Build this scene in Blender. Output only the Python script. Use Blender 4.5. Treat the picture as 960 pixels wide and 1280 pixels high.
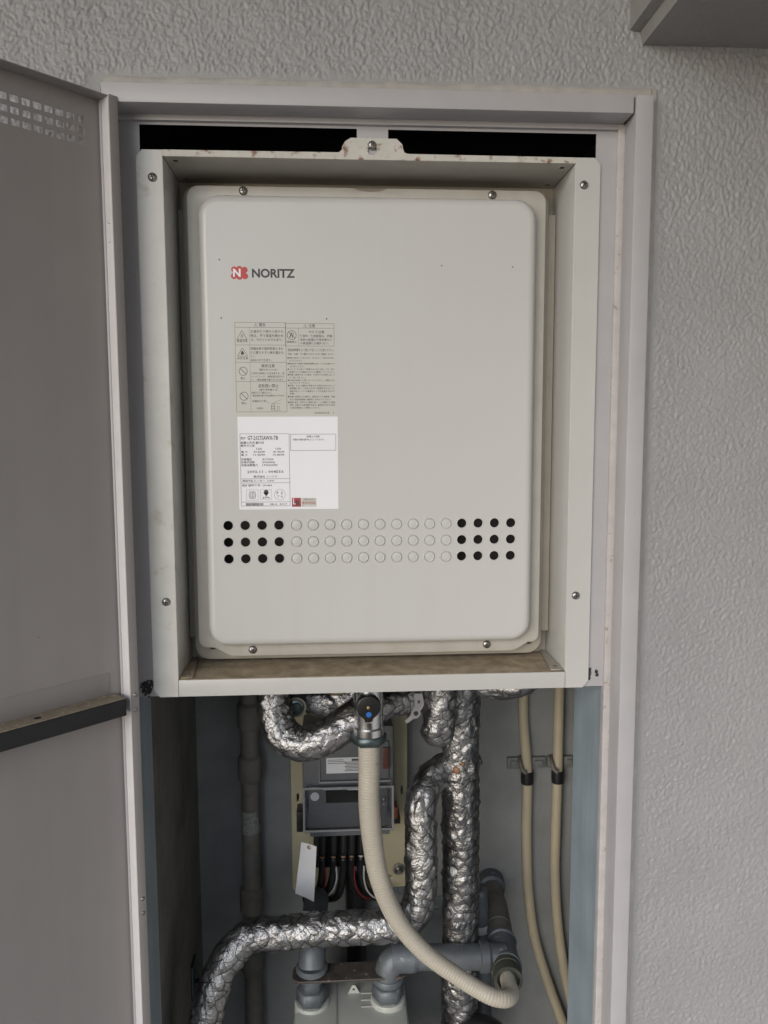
import bpy, bmesh, math, random
import numpy as np
from mathutils import Vector, Matrix

random.seed(7)
S = bpy.context.scene
COL = S.collection
for o in list(bpy.data.objects):
    bpy.data.objects.remove(o)

# ------------------------------------------------------------------ camera
cam = bpy.data.cameras.new("camera")
cam_o = bpy.data.objects.new("camera", cam)
COL.objects.link(cam_o)
cam.sensor_fit = 'HORIZONTAL'
cam.sensor_width = 36.0
cam.lens = 36.0 * 968 / 960
cam.clip_start = 0.01
cam.clip_end = 500
yaw, pitch, roll = .0615, .1007, -.0032
fw = Vector((math.sin(yaw) * math.cos(pitch), math.cos(yaw) * math.cos(pitch), -math.sin(pitch)))
rt0 = Vector((math.cos(yaw), -math.sin(yaw), 0))
up0 = rt0.cross(fw)
rt = rt0 * math.cos(roll) + up0 * math.sin(roll)
up = up0 * math.cos(roll) - rt0 * math.sin(roll)
m = Matrix((rt, up, -fw)).transposed().to_4x4()
m.translation = Vector((-.0378, -.7805, -.0072))
cam_o.matrix_world = m
S.camera = cam_o

# ------------------------------------------------------------------ sky, sun, exposure
SUN_EL, SUN_AZ = 22.0, 39.0        # azimuth: degrees to the left of straight behind the camera
world = bpy.data.worlds.new("World")
S.world = world
world.use_nodes = True
nt = world.node_tree
bg = nt.nodes['Background']
sky = nt.nodes.new('ShaderNodeTexSky')
sky.sky_type = 'NISHITA'
sky.sun_disc = False
sky.sun_elevation = math.radians(SUN_EL)
sky.air_density = 1.0
sky.dust_density = 1.5
sky.ozone_density = 3.0
sd = Vector((-math.sin(math.radians(SUN_AZ)) * math.cos(math.radians(SUN_EL)),
             -math.cos(math.radians(SUN_AZ)) * math.cos(math.radians(SUN_EL)),
             math.sin(math.radians(SUN_EL))))
sky.sun_rotation = math.atan2(sd.x, sd.y)
nt.links.new(sky.outputs['Color'], bg.inputs['Color'])
bg.inputs['Strength'].default_value = 0.075
sun = bpy.data.lights.new("sun", 'SUN')
sun.energy = 1.5
sun.angle = math.radians(68)
sun.color = (1.0, .998, .992)
sun_o = bpy.data.objects.new("sun", sun)
COL.objects.link(sun_o)
sun_o.rotation_euler = sd.to_track_quat('Z', 'Y').to_euler()
vs = S.view_settings
vs.view_transform = 'Standard'
vs.look = 'None'
vs.gamma = 1
vs.use_curve_mapping = False
vs.exposure = 0.98

# ------------------------------------------------------------------ materials
def ramp(nt, pos_cols):
    r = nt.nodes.new('ShaderNodeValToRGB')
    e = r.color_ramp.elements
    while len(e) < len(pos_cols):
        e.new(.5)
    for k, (p, c) in enumerate(pos_cols):
        e[k].position = p
        e[k].color = (*c, 1) if len(c) == 3 else c
    return r

def mat(name, col, rough=.5, metal=0., var=.06, vscale=12, bump=0., bscale=300, spots=None,
        spot_scale=90, spot_lo=.68, spot_hi=.74, streak=None, streak_amt=.35, spec=.5, rvar=.1, attr=None, attr_col=None):
    """Principled paint/metal: broad tone drift, optional specks and vertical dirt streaks, fine relief."""
    M = bpy.data.materials.new(name)
    M.use_nodes = True
    t = M.node_tree
    N, L = t.nodes, t.links
    b = N['Principled BSDF']
    b.inputs['Roughness'].default_value = rough
    b.inputs['Metallic'].default_value = metal
    b.inputs['Specular IOR Level'].default_value = spec
    tc = N.new('ShaderNodeTexCoord')
    n1 = N.new('ShaderNodeTexNoise')
    n1.inputs['Scale'].default_value = vscale
    n1.inputs['Detail'].default_value = 6
    n1.inputs['Roughness'].default_value = .6
    L.new(tc.outputs['Object'], n1.inputs['Vector'])
    lo = tuple(c * (1 - var) for c in col)
    hi = tuple(min(1, c * (1 + var)) for c in col)
    r1 = ramp(t, [(.3, lo), (.7, hi)])
    L.new(n1.outputs['Fac'], r1.inputs['Fac'])
    out = r1.outputs['Color']
    def mix(fac, a, colb):
        mx = N.new('ShaderNodeMix')
        mx.data_type = 'RGBA'
        L.new(fac, mx.inputs['Factor'])
        L.new(a, mx.inputs['A'])
        mx.inputs['B'].default_value = (*colb, 1)
        return mx.outputs['Result']
    if streak:
        mp = N.new('ShaderNodeMapping')
        mp.inputs['Scale'].default_value = (60, 60, 2.5)
        L.new(tc.outputs['Object'], mp.inputs['Vector'])
        n3 = N.new('ShaderNodeTexNoise')
        n3.inputs['Scale'].default_value = 1
        n3.inputs['Detail'].default_value = 5
        L.new(mp.outputs['Vector'], n3.inputs['Vector'])
        r3 = ramp(t, [(.45, (0, 0, 0)), (.8, (streak_amt,) * 3)])
        L.new(n3.outputs['Fac'], r3.inputs['Fac'])
        out = mix(r3.outputs['Color'], out, streak)
    if spots:
        n2 = N.new('ShaderNodeTexNoise')
        n2.inputs['Scale'].default_value = spot_scale
        n2.inputs['Detail'].default_value = 4
        n2.inputs['Roughness'].default_value = .65
        L.new(tc.outputs['Object'], n2.inputs['Vector'])
        r2 = ramp(t, [(spot_lo, (0, 0, 0)), (spot_hi, (1, 1, 1))])
        L.new(n2.outputs['Fac'], r2.inputs['Fac'])
        out = mix(r2.outputs['Color'], out, spots)
    if attr:
        at = N.new('ShaderNodeAttribute')
        at.attribute_name = attr
        out = mix(at.outputs['Fac'], out, attr_col)
    L.new(out, b.inputs['Base Color'])
    if rvar:
        mr = N.new('ShaderNodeMapRange')
        mr.inputs['To Min'].default_value = max(.03, rough - rvar)
        mr.inputs['To Max'].default_value = min(1, rough + rvar)
        L.new(n1.outputs['Fac'], mr.inputs['Value'])
        L.new(mr.outputs['Result'], b.inputs['Roughness'])
    if bump:
        nb = N.new('ShaderNodeTexNoise')
        nb.inputs['Scale'].default_value = bscale
        nb.inputs['Detail'].default_value = 3
        L.new(tc.outputs['Object'], nb.inputs['Vector'])
        bp = N.new('ShaderNodeBump')
        bp.inputs['Strength'].default_value = 1
        bp.inputs['Distance'].default_value = bump
        L.new(nb.outputs['Fac'], bp.inputs['Height'])
        L.new(bp.outputs['Normal'], b.inputs['Normal'])
    return M

M = dict(
    stucco=mat('stucco_paint', (.285, .287, .297), .45, var=.05, vscale=9, bump=.00040, bscale=850, spots=(.33, .32, .31), spot_scale=40, spot_lo=.72, spot_hi=.8),
    sealant=mat('aged_sealant', (.37, .36, .345), .6, var=.12, vscale=60, bump=.0004, bscale=300, streak=(.25, .23, .2)),
    frame=mat('frame_paint', (.385, .378, .395), .42, var=.04, vscale=25, bump=.00008, bscale=220, spots=(.3, .27, .25), spot_scale=150, spot_lo=.70, spot_hi=.73),
    rebate=mat('worn_rebate', (.44, .42, .42), .6, var=.1, vscale=60, bump=.00015, bscale=400, spots=(.22, .18, .15), spot_scale=140, spot_lo=.62, spot_hi=.7, streak=(.36, .31, .28)),
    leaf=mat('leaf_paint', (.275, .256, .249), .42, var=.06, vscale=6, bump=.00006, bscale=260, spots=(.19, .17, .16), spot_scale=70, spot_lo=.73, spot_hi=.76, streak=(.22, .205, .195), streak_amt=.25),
    leaf_lit=mat('leaf_paint_lit', (.66, .64, .65), .4, var=.05, vscale=40, bump=.00008, bscale=200, spots=(.25, .23, .22), spot_scale=170, spot_lo=.74, spot_hi=.76),  # same paint as the leaf, lightened: daylight on the flange put into the colour
    dust=mat('dusty_top', (.29, .25, .19), .9, var=.2, vscale=120, bump=.0006, bscale=500, spots=(.55, .5, .4), spot_scale=200, spot_lo=.6, spot_hi=.7, spec=.2),
    residue=mat('black_glue', (.015, .016, .018), .5, var=.2, vscale=200, spots=(.5, .5, .52), spot_scale=420, spot_lo=.60, spot_hi=.64),
    gasket=mat('black_strip', (.013, .015, .017), .55, var=.2, vscale=60, bump=.0003, bscale=300, spots=(.2, .2, .2), spot_scale=150, spot_lo=.74, spot_hi=.76),
    cream=mat('cream_enamel', (.485, .485, .472), .32, var=.03, vscale=14, bump=.00004, bscale=300, spots=(.42, .38, .31), spot_scale=150, spot_lo=.77, spot_hi=.8),
    cream_aged_shaded=mat('cream_enamel_aged_shaded', (.36, .335, .285), .38, var=.07, vscale=30, bump=.00008, bscale=260, spots=(.3, .26, .19), spot_scale=120, spot_lo=.66, spot_hi=.76),  # aged cream, darkened further to carry the shading of the back strips
    cream_stained=mat('cream_enamel_stained', (.53, .53, .51), .36, var=.09, vscale=28, bump=.00008, bscale=260, spots=(.30, .275, .20), spot_scale=38, spot_lo=.60, spot_hi=.80, streak=(.36, .33, .26), streak_amt=.30),
    rusty=mat('cream_enamel_rusting', (.50, .49, .45), .45, var=.08, vscale=60, bump=.0003, bscale=500, spots=(.20, .10, .055), spot_scale=100, spot_lo=.55, spot_hi=.66),
    flange=mat('flange_enamel_yellowed', (.42, .405, .37), .40, var=.08, vscale=22, bump=.00006, bscale=260, spots=(.30, .26, .2), spot_scale=70, spot_lo=.66, spot_hi=.8, streak=(.33, .29, .23), streak_amt=.35),
    cover=mat('cover_enamel', (.53, .53, .525), .30, var=.008, vscale=5, rvar=.05, bump=.0010, bscale=8, streak=(.47, .44, .39), streak_amt=.10, spots=(.55, .53, .49), spot_scale=260, spot_lo=.76, spot_hi=.84),
    shelf=mat('dusty_shelf', (.37, .305, .215), .92, var=.3, vscale=55, bump=.0006, bscale=420, spots=(.48, .42, .33), spot_scale=95, spot_lo=.62, spot_hi=.72, spec=.15),
    inner=mat('heater_inside', (.045, .036, .032), .6, var=.3, vscale=90),
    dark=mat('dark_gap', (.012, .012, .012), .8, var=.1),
    steel=mat('screw_steel', (.34, .33, .32), .38, 1., var=.2, vscale=300, bump=.0001, bscale=900, spots=(.1, .08, .06), spot_scale=500, spot_lo=.6, spot_hi=.7),
    slot=mat('screw_slot', (.03, .028, .025), .7, var=.1),
    zinc=mat('blue_grey_primer', (.265, .32, .365), .5, var=.12, vscale=22, bump=.0001, bscale=300, spots=(.6, .62, .64), spot_scale=180, spot_lo=.72, spot_hi=.74, streak=(.15, .2, .24), streak_amt=.5),
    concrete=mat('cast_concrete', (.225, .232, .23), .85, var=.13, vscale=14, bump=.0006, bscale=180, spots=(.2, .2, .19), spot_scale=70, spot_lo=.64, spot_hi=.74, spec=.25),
    concrete_dark=mat('shaded_concrete', (.15, .147, .135), .9, var=.25, vscale=14, bump=.0006, bscale=180, streak=(.08, .075, .07), streak_amt=.3, spec=.2),  # streaked concrete, its base darkened to carry the unlit side of the shaft
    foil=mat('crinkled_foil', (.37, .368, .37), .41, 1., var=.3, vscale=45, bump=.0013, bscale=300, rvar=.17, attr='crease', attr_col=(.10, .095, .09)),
    wire=mat('wire_netting', (.035, .033, .03), .55, .6, var=.2, vscale=200),
    tape=mat('brown_patch', (.22, .11, .06), .5, var=.3, vscale=120),
    hose=mat('beige_hose', (.42, .385, .325), .42, var=.05, vscale=30, bump=.0001, bscale=250, spots=(.4, .35, .27), spot_scale=130, spot_lo=.7, spot_hi=.8),
    conduit=mat('beige_conduit', (.43, .375, .27), .45, var=.05, vscale=30, bump=.00008, bscale=200, spots=(.38, .32, .22), spot_scale=100, spot_lo=.68, spot_hi=.8),
    blacktape=mat('black_tape', (.012, .012, .013), .45, var=.2, bump=.0003, bscale=300),
    black=mat('black_plastic', (.012, .012, .013), .35, var=.1),
    blue=mat('blue_dot', (.02, .13, .45), .4, var=.05),
    chrome=mat('dull_chrome', (.66, .67, .68), .26, 1., var=.08, vscale=60, bump=.00008, bscale=300),
    zincplate=mat('dull_zinc_plate', (.26, .265, .27), .45, .3, var=.12, vscale=120, bump=.0001, bscale=400),
    darkmetal=mat('dark_plated_steel', (.10, .13, .135), .4, .8, var=.15, vscale=80, bump=.0001, bscale=300),
    brass=mat('aged_brass', (.42, .33, .16), .4, 1., var=.2, vscale=100),
    galv=mat('galvanised_pipe', (.15, .168, .185), .55, .45, var=.16, vscale=45, bump=.0003, bscale=200, spots=(.4, .41, .42), spot_scale=80, spot_lo=.64, spot_hi=.72),
    green=mat('olive_fitting', (.085, .09, .072), .6, .3, var=.2, vscale=60, bump=.0003, bscale=260, spots=(.3, .3, .26), spot_scale=120, spot_lo=.66, spot_hi=.72),
    lagging=mat('grey_brown_pipe_wrap', (.15, .14, .125), .7, .1, var=.2, vscale=50, bump=.0003, bscale=260),
    rust=mat('rusty_strap', (.095, .080, .072), .6, .3, var=.3, vscale=70, bump=.0003, bscale=400, spots=(.28, .25, .22), spot_scale=120, spot_lo=.6, spot_hi=.66),
    meter=mat('meter_enamel', (.47, .48, .44), .4, var=.05, vscale=30, spots=(.3, .29, .25), spot_scale=120, spot_lo=.7, spot_hi=.78),
    board=mat('cream_board', (.47, .42, .28), .45, var=.06, vscale=20, bump=.00006, bscale=200, spots=(.3, .26, .17), spot_scale=90, spot_lo=.7, spot_hi=.8),
    case=mat('grey_meter_case', (.115, .12, .13), .4, var=.06, vscale=40),
    sleeve=mat('grey_paper', (.22, .22, .21), .6, var=.4, vscale=180),  # paper in an uneven grey tone
    brownplastic=mat('brown_breaker_window', (.10, .04, .028), .35, var=.3, vscale=200),
    rim_highlight=mat('rim_highlight_grey', (.22, .225, .235), .25, var=.1, vscale=80),  # pale grey for highlights painted along the clear cover's edges
    label=mat('printed_label', (.62, .63, .65), .4, var=.02),
    sticker=mat('beige_sticker', (.54, .53, .50), .32, var=.015),
    white=mat('white_sticker', (.80, .81, .86), .35, var=.012),
    tag=mat('paper_tag', (.66, .66, .68), .8, var=.03, vscale=30, spec=.2),
    ink=mat('grey_ink', (.055, .053, .05), .5, var=.05),
    ink2=mat('dark_ink', (.045, .045, .05), .5, var=.05),
    red=mat('badge_red', (.48, .035, .03), .4, var=.04),
    darkred=mat('mark_red', (.36, .05, .06), .4, var=.04),
    orange=mat('orange_plastic', (.20, .055, .03), .4, var=.08),
    grey=mat('grey_rail', (.16, .17, .16), .4, var=.2, vscale=100),
    wirewhite=mat('white_sheath', (.55, .55, .55), .45, var=.05),
    wirered=mat('red_sheath', (.22, .02, .03), .45, var=.05),
    tan=mat('tan_band', (.34, .20, .12), .5, var=.1),
    floor=mat('grey_floor', (.30, .30, .30), .8, var=.08, vscale=6, bump=.0006, bscale=200),
    ceiling=mat('beam_paint', (.26, .25, .247), .7, var=.06, vscale=20, bump=.0012, bscale=210, spots=(.16, .15, .14), spot_scale=50, spot_lo=.74, spot_hi=.78),
    plaster=mat('beam_edge_paint', (.47, .455, .45), .6, var=.05, vscale=30, bump=.0006, bscale=200),
)
# clear plastic for the meter's terminal cover
Mc = bpy.data.materials.new('smoky_clear_plastic')
Mc.use_nodes = True
_b = Mc.node_tree.nodes['Principled BSDF']
_b.inputs['Base Color'].default_value = (.9, .91, .93, 1)
_b.inputs['Roughness'].default_value = .04
_b.inputs['Transmission Weight'].default_value = 1.0
_b.inputs['IOR'].default_value = 1.3
M['clear'] = Mc

# ------------------------------------------------------------------ object helpers
def thing(name, label, cat, loc=(0, 0, 0), group=None):
    o = bpy.data.objects.new(name, None)
    COL.objects.link(o)
    o.location = loc
    o.empty_display_size = .02
    o['label'] = label
    o['category'] = cat
    if group:
        o['group'] = group
    return o

def tag(o, label, cat, group=None):
    o['label'] = label
    o['category'] = cat
    if group:
        o['group'] = group
    return o

def root_of(p):
    while p.parent:
        p = p.parent
    return p

def put(name, me, mats, parent=None, smooth=False, angle=None):
    """Link a mesh given in world coordinates as one object, parented without moving it."""
    if not isinstance(mats, (list, tuple)):
        mats = [mats]
    me.materials.clear()
    for q in mats:
        me.materials.append(M[q] if isinstance(q, str) else q)
    if smooth:
        me.polygons.foreach_set('use_smooth', np.ones(len(me.polygons), dtype=bool))
        if angle:
            me.set_sharp_from_angle(angle=math.radians(angle))
    o = bpy.data.objects.new(name, me)
    COL.objects.link(o)
    if parent is not None:
        o.parent = parent
        loc = Vector((0, 0, 0))
        p = parent
        while p is not None:
            if p.parent is None:
                loc = Vector(p.location)
            p = p.parent
        if parent.parent is None:
            o.matrix_parent_inverse = Matrix.Translation(-loc)
        # a part's own matrix is identity in the world, so sub-parts need no correction
    return o

def bm_mesh(bm, name='mesh', recalc=True):
    if recalc:
        bmesh.ops.recalc_face_normals(bm, faces=bm.faces[:])
    me = bpy.data.meshes.new(name)
    bm.to_mesh(me)
    bm.free()
    return me

def add_box(bm, x0, x1, y0, y1, z0, z1, bev=0., seg=2, T=None, mi=0):
    r = bmesh.ops.create_cube(bm, size=1)
    vs_ = r['verts']
    for v in vs_:
        v.co = Vector((x0 + (v.co.x + .5) * (x1 - x0), y0 + (v.co.y + .5) * (y1 - y0), z0 + (v.co.z + .5) * (z1 - z0)))
    fs = set(f for v in vs_ for f in v.link_faces)
    if bev:
        es = list(set(e for v in vs_ for e in v.link_edges))
        rr = bmesh.ops.bevel(bm, geom=es, offset=bev, segments=seg, affect='EDGES', profile=.6)
        fs = set(rr['faces']) | set(f for f in fs if f.is_valid)
        vs_ = list(set(v for f in fs for v in f.verts))
    for f in fs:
        f.material_index = mi
    if T is not None:
        for v in vs_:
            v.co = T(v.co)
    return vs_

def box(name, dims, mats, parent=None, bev=.0008, T=None):
    bm = bmesh.new()
    add_box(bm, *dims, bev=bev, T=T)
    return put(name, bm_mesh(bm), mats, parent, smooth=True, angle=35)

FRONT = lambda p: Vector((p[0], -p[2], p[1]))     # local (x, z-up, towards viewer) -> world

def sheet_mesh(loops, thick, Y=0., T=None, bev=0., res=1):
    """Flat sheet with holes: loops are lists of (x, z); front face at world Y."""
    cu = bpy.data.curves.new('outline', 'CURVE')
    cu.dimensions = '2D'
    cu.fill_mode = 'BOTH'
    cu.extrude = max(thick / 2 - bev, 0)
    if bev:
        cu.bevel_depth = bev
        cu.bevel_resolution = 2
        cu.offset = -bev
    for lp in loops:
        sp = cu.splines.new('POLY')
        sp.points.add(len(lp) - 1)
        for k, (x, z) in enumerate(lp):
            sp.points[k].co = (x, z, 0, 1)
        sp.use_cyclic_u = True
    ob = bpy.data.objects.new('outline', cu)
    me = bpy.data.meshes.new_from_object(ob)
    bpy.data.objects.remove(ob)
    bpy.data.curves.remove(cu)
    n = len(me.vertices)
    co = np.empty(n * 3)
    me.vertices.foreach_get('co', co)
    co = co.reshape(-1, 3)
    if T is None:
        w = np.stack([co[:, 0], Y + thick / 2 - co[:, 2], co[:, 1]], 1)
    else:
        w = np.array([T(Vector(c)) for c in co])
    me.vertices.foreach_set('co', w.ravel())
    bm = bmesh.new()
    bm.from_mesh(me)
    bmesh.ops.remove_doubles(bm, verts=bm.verts[:], dist=1e-6)
    bpy.data.meshes.remove(me)
    return bm_mesh(bm)

def rrect(x0, x1, z0, z1, r, n=6):
    pts = []
    for cx, cz, a0 in ((x1 - r, z1 - r, 0), (x0 + r, z1 - r, 90), (x0 + r, z0 + r, 180), (x1 - r, z0 + r, 270)):
        for k in range(n + 1):
            a = math.radians(a0 + 90 * k / n)
            pts.append((cx + r * math.cos(a), cz + r * math.sin(a)))
    return pts

def circle(cx, cz, r, n=20):
    return [(cx + r * math.cos(2 * math.pi * k / n), cz + r * math.sin(2 * math.pi * k / n)) for k in range(n)]

def catmull(P, step):
    P = np.array(P, float)
    A = np.vstack([2 * P[0] - P[1], P, 2 * P[-1] - P[-2]])
    out = []
    for i in range(1, len(A) - 2):
        p0, p1, p2, p3 = A[i - 1], A[i], A[i + 1], A[i + 2]
        t0 = 0.; t1 = t0 + np.linalg.norm(p1 - p0) ** .5; t2 = t1 + np.linalg.norm(p2 - p1) ** .5; t3 = t2 + np.linalg.norm(p3 - p2) ** .5
        n = max(4, int(np.linalg.norm(p2 - p1) / .001))
        t = np.linspace(t1, t2, n, endpoint=False)[:, None]
        a1 = (t1 - t) / (t1 - t0) * p0 + (t - t0) / (t1 - t0) * p1
        a2 = (t2 - t) / (t2 - t1) * p1 + (t - t1) / (t2 - t1) * p2
        a3 = (t3 - t) / (t3 - t2) * p2 + (t - t2) / (t3 - t2) * p3
        b1 = (t2 - t) / (t2 - t0) * a1 + (t - t0) / (t2 - t0) * a2
        b2 = (t3 - t) / (t3 - t1) * a2 + (t - t1) / (t3 - t1) * a3
        out.append((t2 - t) / (t2 - t1) * b1 + (t - t1) / (t2 - t1) * b2)
    out = np.vstack(out + [A[-2][None]])
    s = np.r_[0, np.cumsum(np.linalg.norm(np.diff(out, axis=0), axis=1))]
    m_ = max(2, int(round(s[-1] / step)) + 1)
    u = np.linspace(0, s[-1], m_)
    return np.stack([np.interp(u, s, out[:, k]) for k in range(3)], 1), u

def frames(C):
    T_ = np.gradient(C, axis=0)
    T_ /= np.linalg.norm(T_, axis=1)[:, None]
    ref = np.array([0, 0, 1.]) if abs(T_[0][2]) < .8 else np.array([1., 0, 0])
    n = np.cross(T_[0], ref); n /= np.linalg.norm(n)
    N_ = [n]
    for k in range(1, len(C)):
        v = N_[-1] - T_[k] * (N_[-1] @ T_[k])
        N_.append(v / np.linalg.norm(v))
    N_ = np.array(N_)
    return T_, N_, np.cross(T_, N_)

def grid_mesh(V, nu, nv, wrap=True, caps=True):
    """V is nu*nv points, rings of nv."""
    i = np.arange(nu - 1)[:, None]
    j = np.arange(nv if wrap else nv - 1)[None, :]
    j2 = (j + 1) % nv
    F = np.stack([i * nv + j, i * nv + j2, (i + 1) * nv + j2, (i + 1) * nv + j], -1).reshape(-1, 4)
    me = bpy.data.meshes.new('grid')
    nf = len(F)
    extra = 2 if (caps and wrap) else 0
    me.vertices.add(len(V))
    me.vertices.foreach_set('co', np.asarray(V, dtype=np.float32).ravel())
    me.loops.add(nf * 4 + extra * nv)
    me.polygons.add(nf + extra)
    li = F.ravel()
    starts = np.arange(nf) * 4
    if extra:
        li = np.r_[li, np.arange(nv)[::-1], (nu - 1) * nv + np.arange(nv)]
        starts = np.r_[starts, nf * 4, nf * 4 + nv]
    me.loops.foreach_set('vertex_index', li.astype(np.int32))
    me.polygons.foreach_set('loop_start', starts.astype(np.int32))
    me.update(calc_edges=True)
    return me

def tube(path, radius, step=.004, nv=20, rfun=None, raw=False):
    C, u = catmull(path, step) if not raw else (np.array(path, float), np.r_[0, np.cumsum(np.linalg.norm(np.diff(np.array(path, float), axis=0), axis=1))])
    T_, N_, B_ = frames(C)
    th = np.linspace(0, 2 * math.pi, nv, endpoint=False)
    R_ = np.full((len(C), nv), radius) if rfun is None else rfun(u[:, None], th[None, :])
    R_ = np.broadcast_to(R_, (len(C), nv))
    V = C[:, None] + R_[..., None] * (np.cos(th)[None, :, None] * N_[:, None] + np.sin(th)[None, :, None] * B_[:, None])
    return grid_mesh(V.reshape(-1, 3), len(C), nv)

def lathe(p0, p1, prof, nv=28, hexa=False):
    """Turned piece along p0->p1; prof = [(t along in metres, radius)]."""
    p0, p1 = np.array(p0, float), np.array(p1, float)
    a = (p1 - p0) / np.linalg.norm(p1 - p0)
    ref = np.array([0, 0, 1.]) if abs(a[2]) < .8 else np.array([1., 0, 0])
    n = np.cross(a, ref); n /= np.linalg.norm(n); b = np.cross(a, n)
    if hexa:
        nv = 6
    th = np.linspace(0, 2 * math.pi, nv, endpoint=False) + (math.pi / 6 if hexa else 0)
    V = np.array([p0 + a * t + r * (math.cos(x) * n + math.sin(x) * b) for t, r in prof for x in th])
    return grid_mesh(V, len(prof), nv)

def join(meshes):
    bm = bmesh.new()
    for me in meshes:
        bm.from_mesh(me)
        bpy.data.meshes.remove(me)
    me = bpy.data.meshes.new('joined')
    bm.to_mesh(me)
    bm.free()
    return me

# gradient noise in numpy -------------------------------------------------
class GN:
    def __init__(s, seed, px=None):
        r = np.random.RandomState(seed)
        a = r.rand(256, 256) * 2 * math.pi
        s.gx, s.gy, s.px = np.cos(a), np.sin(a), px
    def __call__(s, x, y):
        xi, yi = np.floor(x).astype(int), np.floor(y).astype(int)
        fx, fy = x - xi, y - yi
        ux, uy = fx * fx * fx * (fx * (fx * 6 - 15) + 10), fy * fy * fy * (fy * (fy * 6 - 15) + 10)
        def g(i, j):
            X = (xi + i) & 255
            Y = (yi + j) % s.px if s.px else (yi + j) & 255
            return s.gx[X, Y] * (fx - i) + s.gy[X, Y] * (fy - j)
        a = g(0, 0) * (1 - ux) + g(1, 0) * ux
        b = g(0, 1) * (1 - ux) + g(1, 1) * ux
        return a * (1 - uy) + b * uy

def sstep(a, b, x):
    t = np.clip((x - a) / (b - a), 0, 1)
    return t * t * (3 - 2 * t)

# screws -------------------------------------------------------------------
def screw(parent, x, y, z, r=.0045, h=.0022, rot=20, washer=False):
    prof = [(0, r), (h * .35, r), (h * .75, r * .8), (h, r * .42), (h, .0001)]
    ms = [lathe((x, y, z), (x, y - 1, z), prof, 20)]
    me = ms[0]
    o = put('screw', me, 'steel', parent, smooth=True, angle=40)
    bm = bmesh.new()
    c, s_ = math.cos(math.radians(rot)), math.sin(math.radians(rot))
    def T(v):
        dx, dz = v.x, v.z
        return Vector((x + dx * c - dz * s_, v.y + y - h - .0001, z + dx * s_ + dz * c))
    add_box(bm, -r * .55, r * .55, 0, .0006, -r * .13, r * .13, T=T)
    add_box(bm, -r * .13, r * .13, -.00004, .00055, -r * .55, r * .55, T=T)
    put('drive_slot', bm_mesh(bm), 'slot', o)
    return o

# text ---------------------------------------------------------------------
def text_mesh(s, bold=0., res=2):
    cu = bpy.data.curves.new('print', 'FONT')
    cu.body = s
    cu.size = 1
    cu.resolution_u = res
    cu.offset = bold
    ob = bpy.data.objects.new('print', cu)
    me = bpy.data.meshes.new_from_object(ob)
    bpy.data.objects.remove(ob)
    bpy.data.curves.remove(cu)
    n = len(me.vertices)
    co = np.empty(n * 3)
    me.vertices.foreach_get('co', co)
    return me, co.reshape(-1, 3)

def text_at(s, x0, x1, zc, h, Y, bold=0., res=2, T=None):
    me, co = text_mesh(s, bold, res)
    if len(co) == 0:
        return me
    lo, hi = co.min(0), co.max(0)
    sx = (x1 - x0) / max(1e-6, hi[0] - lo[0])
    sz = h / max(1e-6, hi[1] - lo[1])
    lx = x0 + (co[:, 0] - lo[0]) * sx
    lz = zc + (co[:, 1] - (lo[1] + hi[1]) / 2) * sz
    w = np.stack([lx, np.full(len(lx), Y), lz], 1)
    if T:
        w = np.array([T(Vector(c)) for c in w])
    me.vertices.foreach_set('co', w.ravel())
    return me

def quad_mesh(rects, Y):
    """thin printed rules and blocks: rects of (x0, x1, z0, z1)"""
    V, F = [], []
    for x0, x1, z0, z1 in rects:
        k = len(V)
        V += [(x0, Y, z0), (x1, Y, z0), (x1, Y, z1), (x0, Y, z1)]
        F.append((k, k + 1, k + 2, k + 3))
    me = bpy.data.meshes.new('rules')
    me.from_pydata(V, [], F)
    return me

def frame_rects(x0, x1, z0, z1, t):
    return [(x0, x1, z1 - t, z1), (x0, x1, z0, z0 + t), (x0, x0 + t, z0 + t, z1 - t), (x1 - t, x1, z0 + t, z1 - t)]

def poly_mesh(polys, Y):
    V, F = [], []
    for p in polys:
        k = len(V)
        V += [(a, Y, b) for a, b in p]
        F.append(tuple(range(k, k + len(p))))
    me = bpy.data.meshes.new('marks')
    me.from_pydata(V, [], F)
    return me

def ring_polys(cx, cz, r, t, n=24):
    a, b = circle(cx, cz, r, n), circle(cx, cz, r - t, n)
    return [[a[k], a[(k + 1) % n], b[(k + 1) % n], b[k]] for k in range(n)]

def stroke(x0, z0, x1, z1, t):
    d = Vector((x1 - x0, z1 - z0)).normalized()
    nx, nz = -d.y * t / 2, d.x * t / 2
    return [(x0 + nx, z0 + nz), (x1 + nx, z1 + nz), (x1 - nx, z1 - nz), (x0 - nx, z0 - nz)]

def structure(o):
    o['kind'] = 'structure'
    return o

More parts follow.
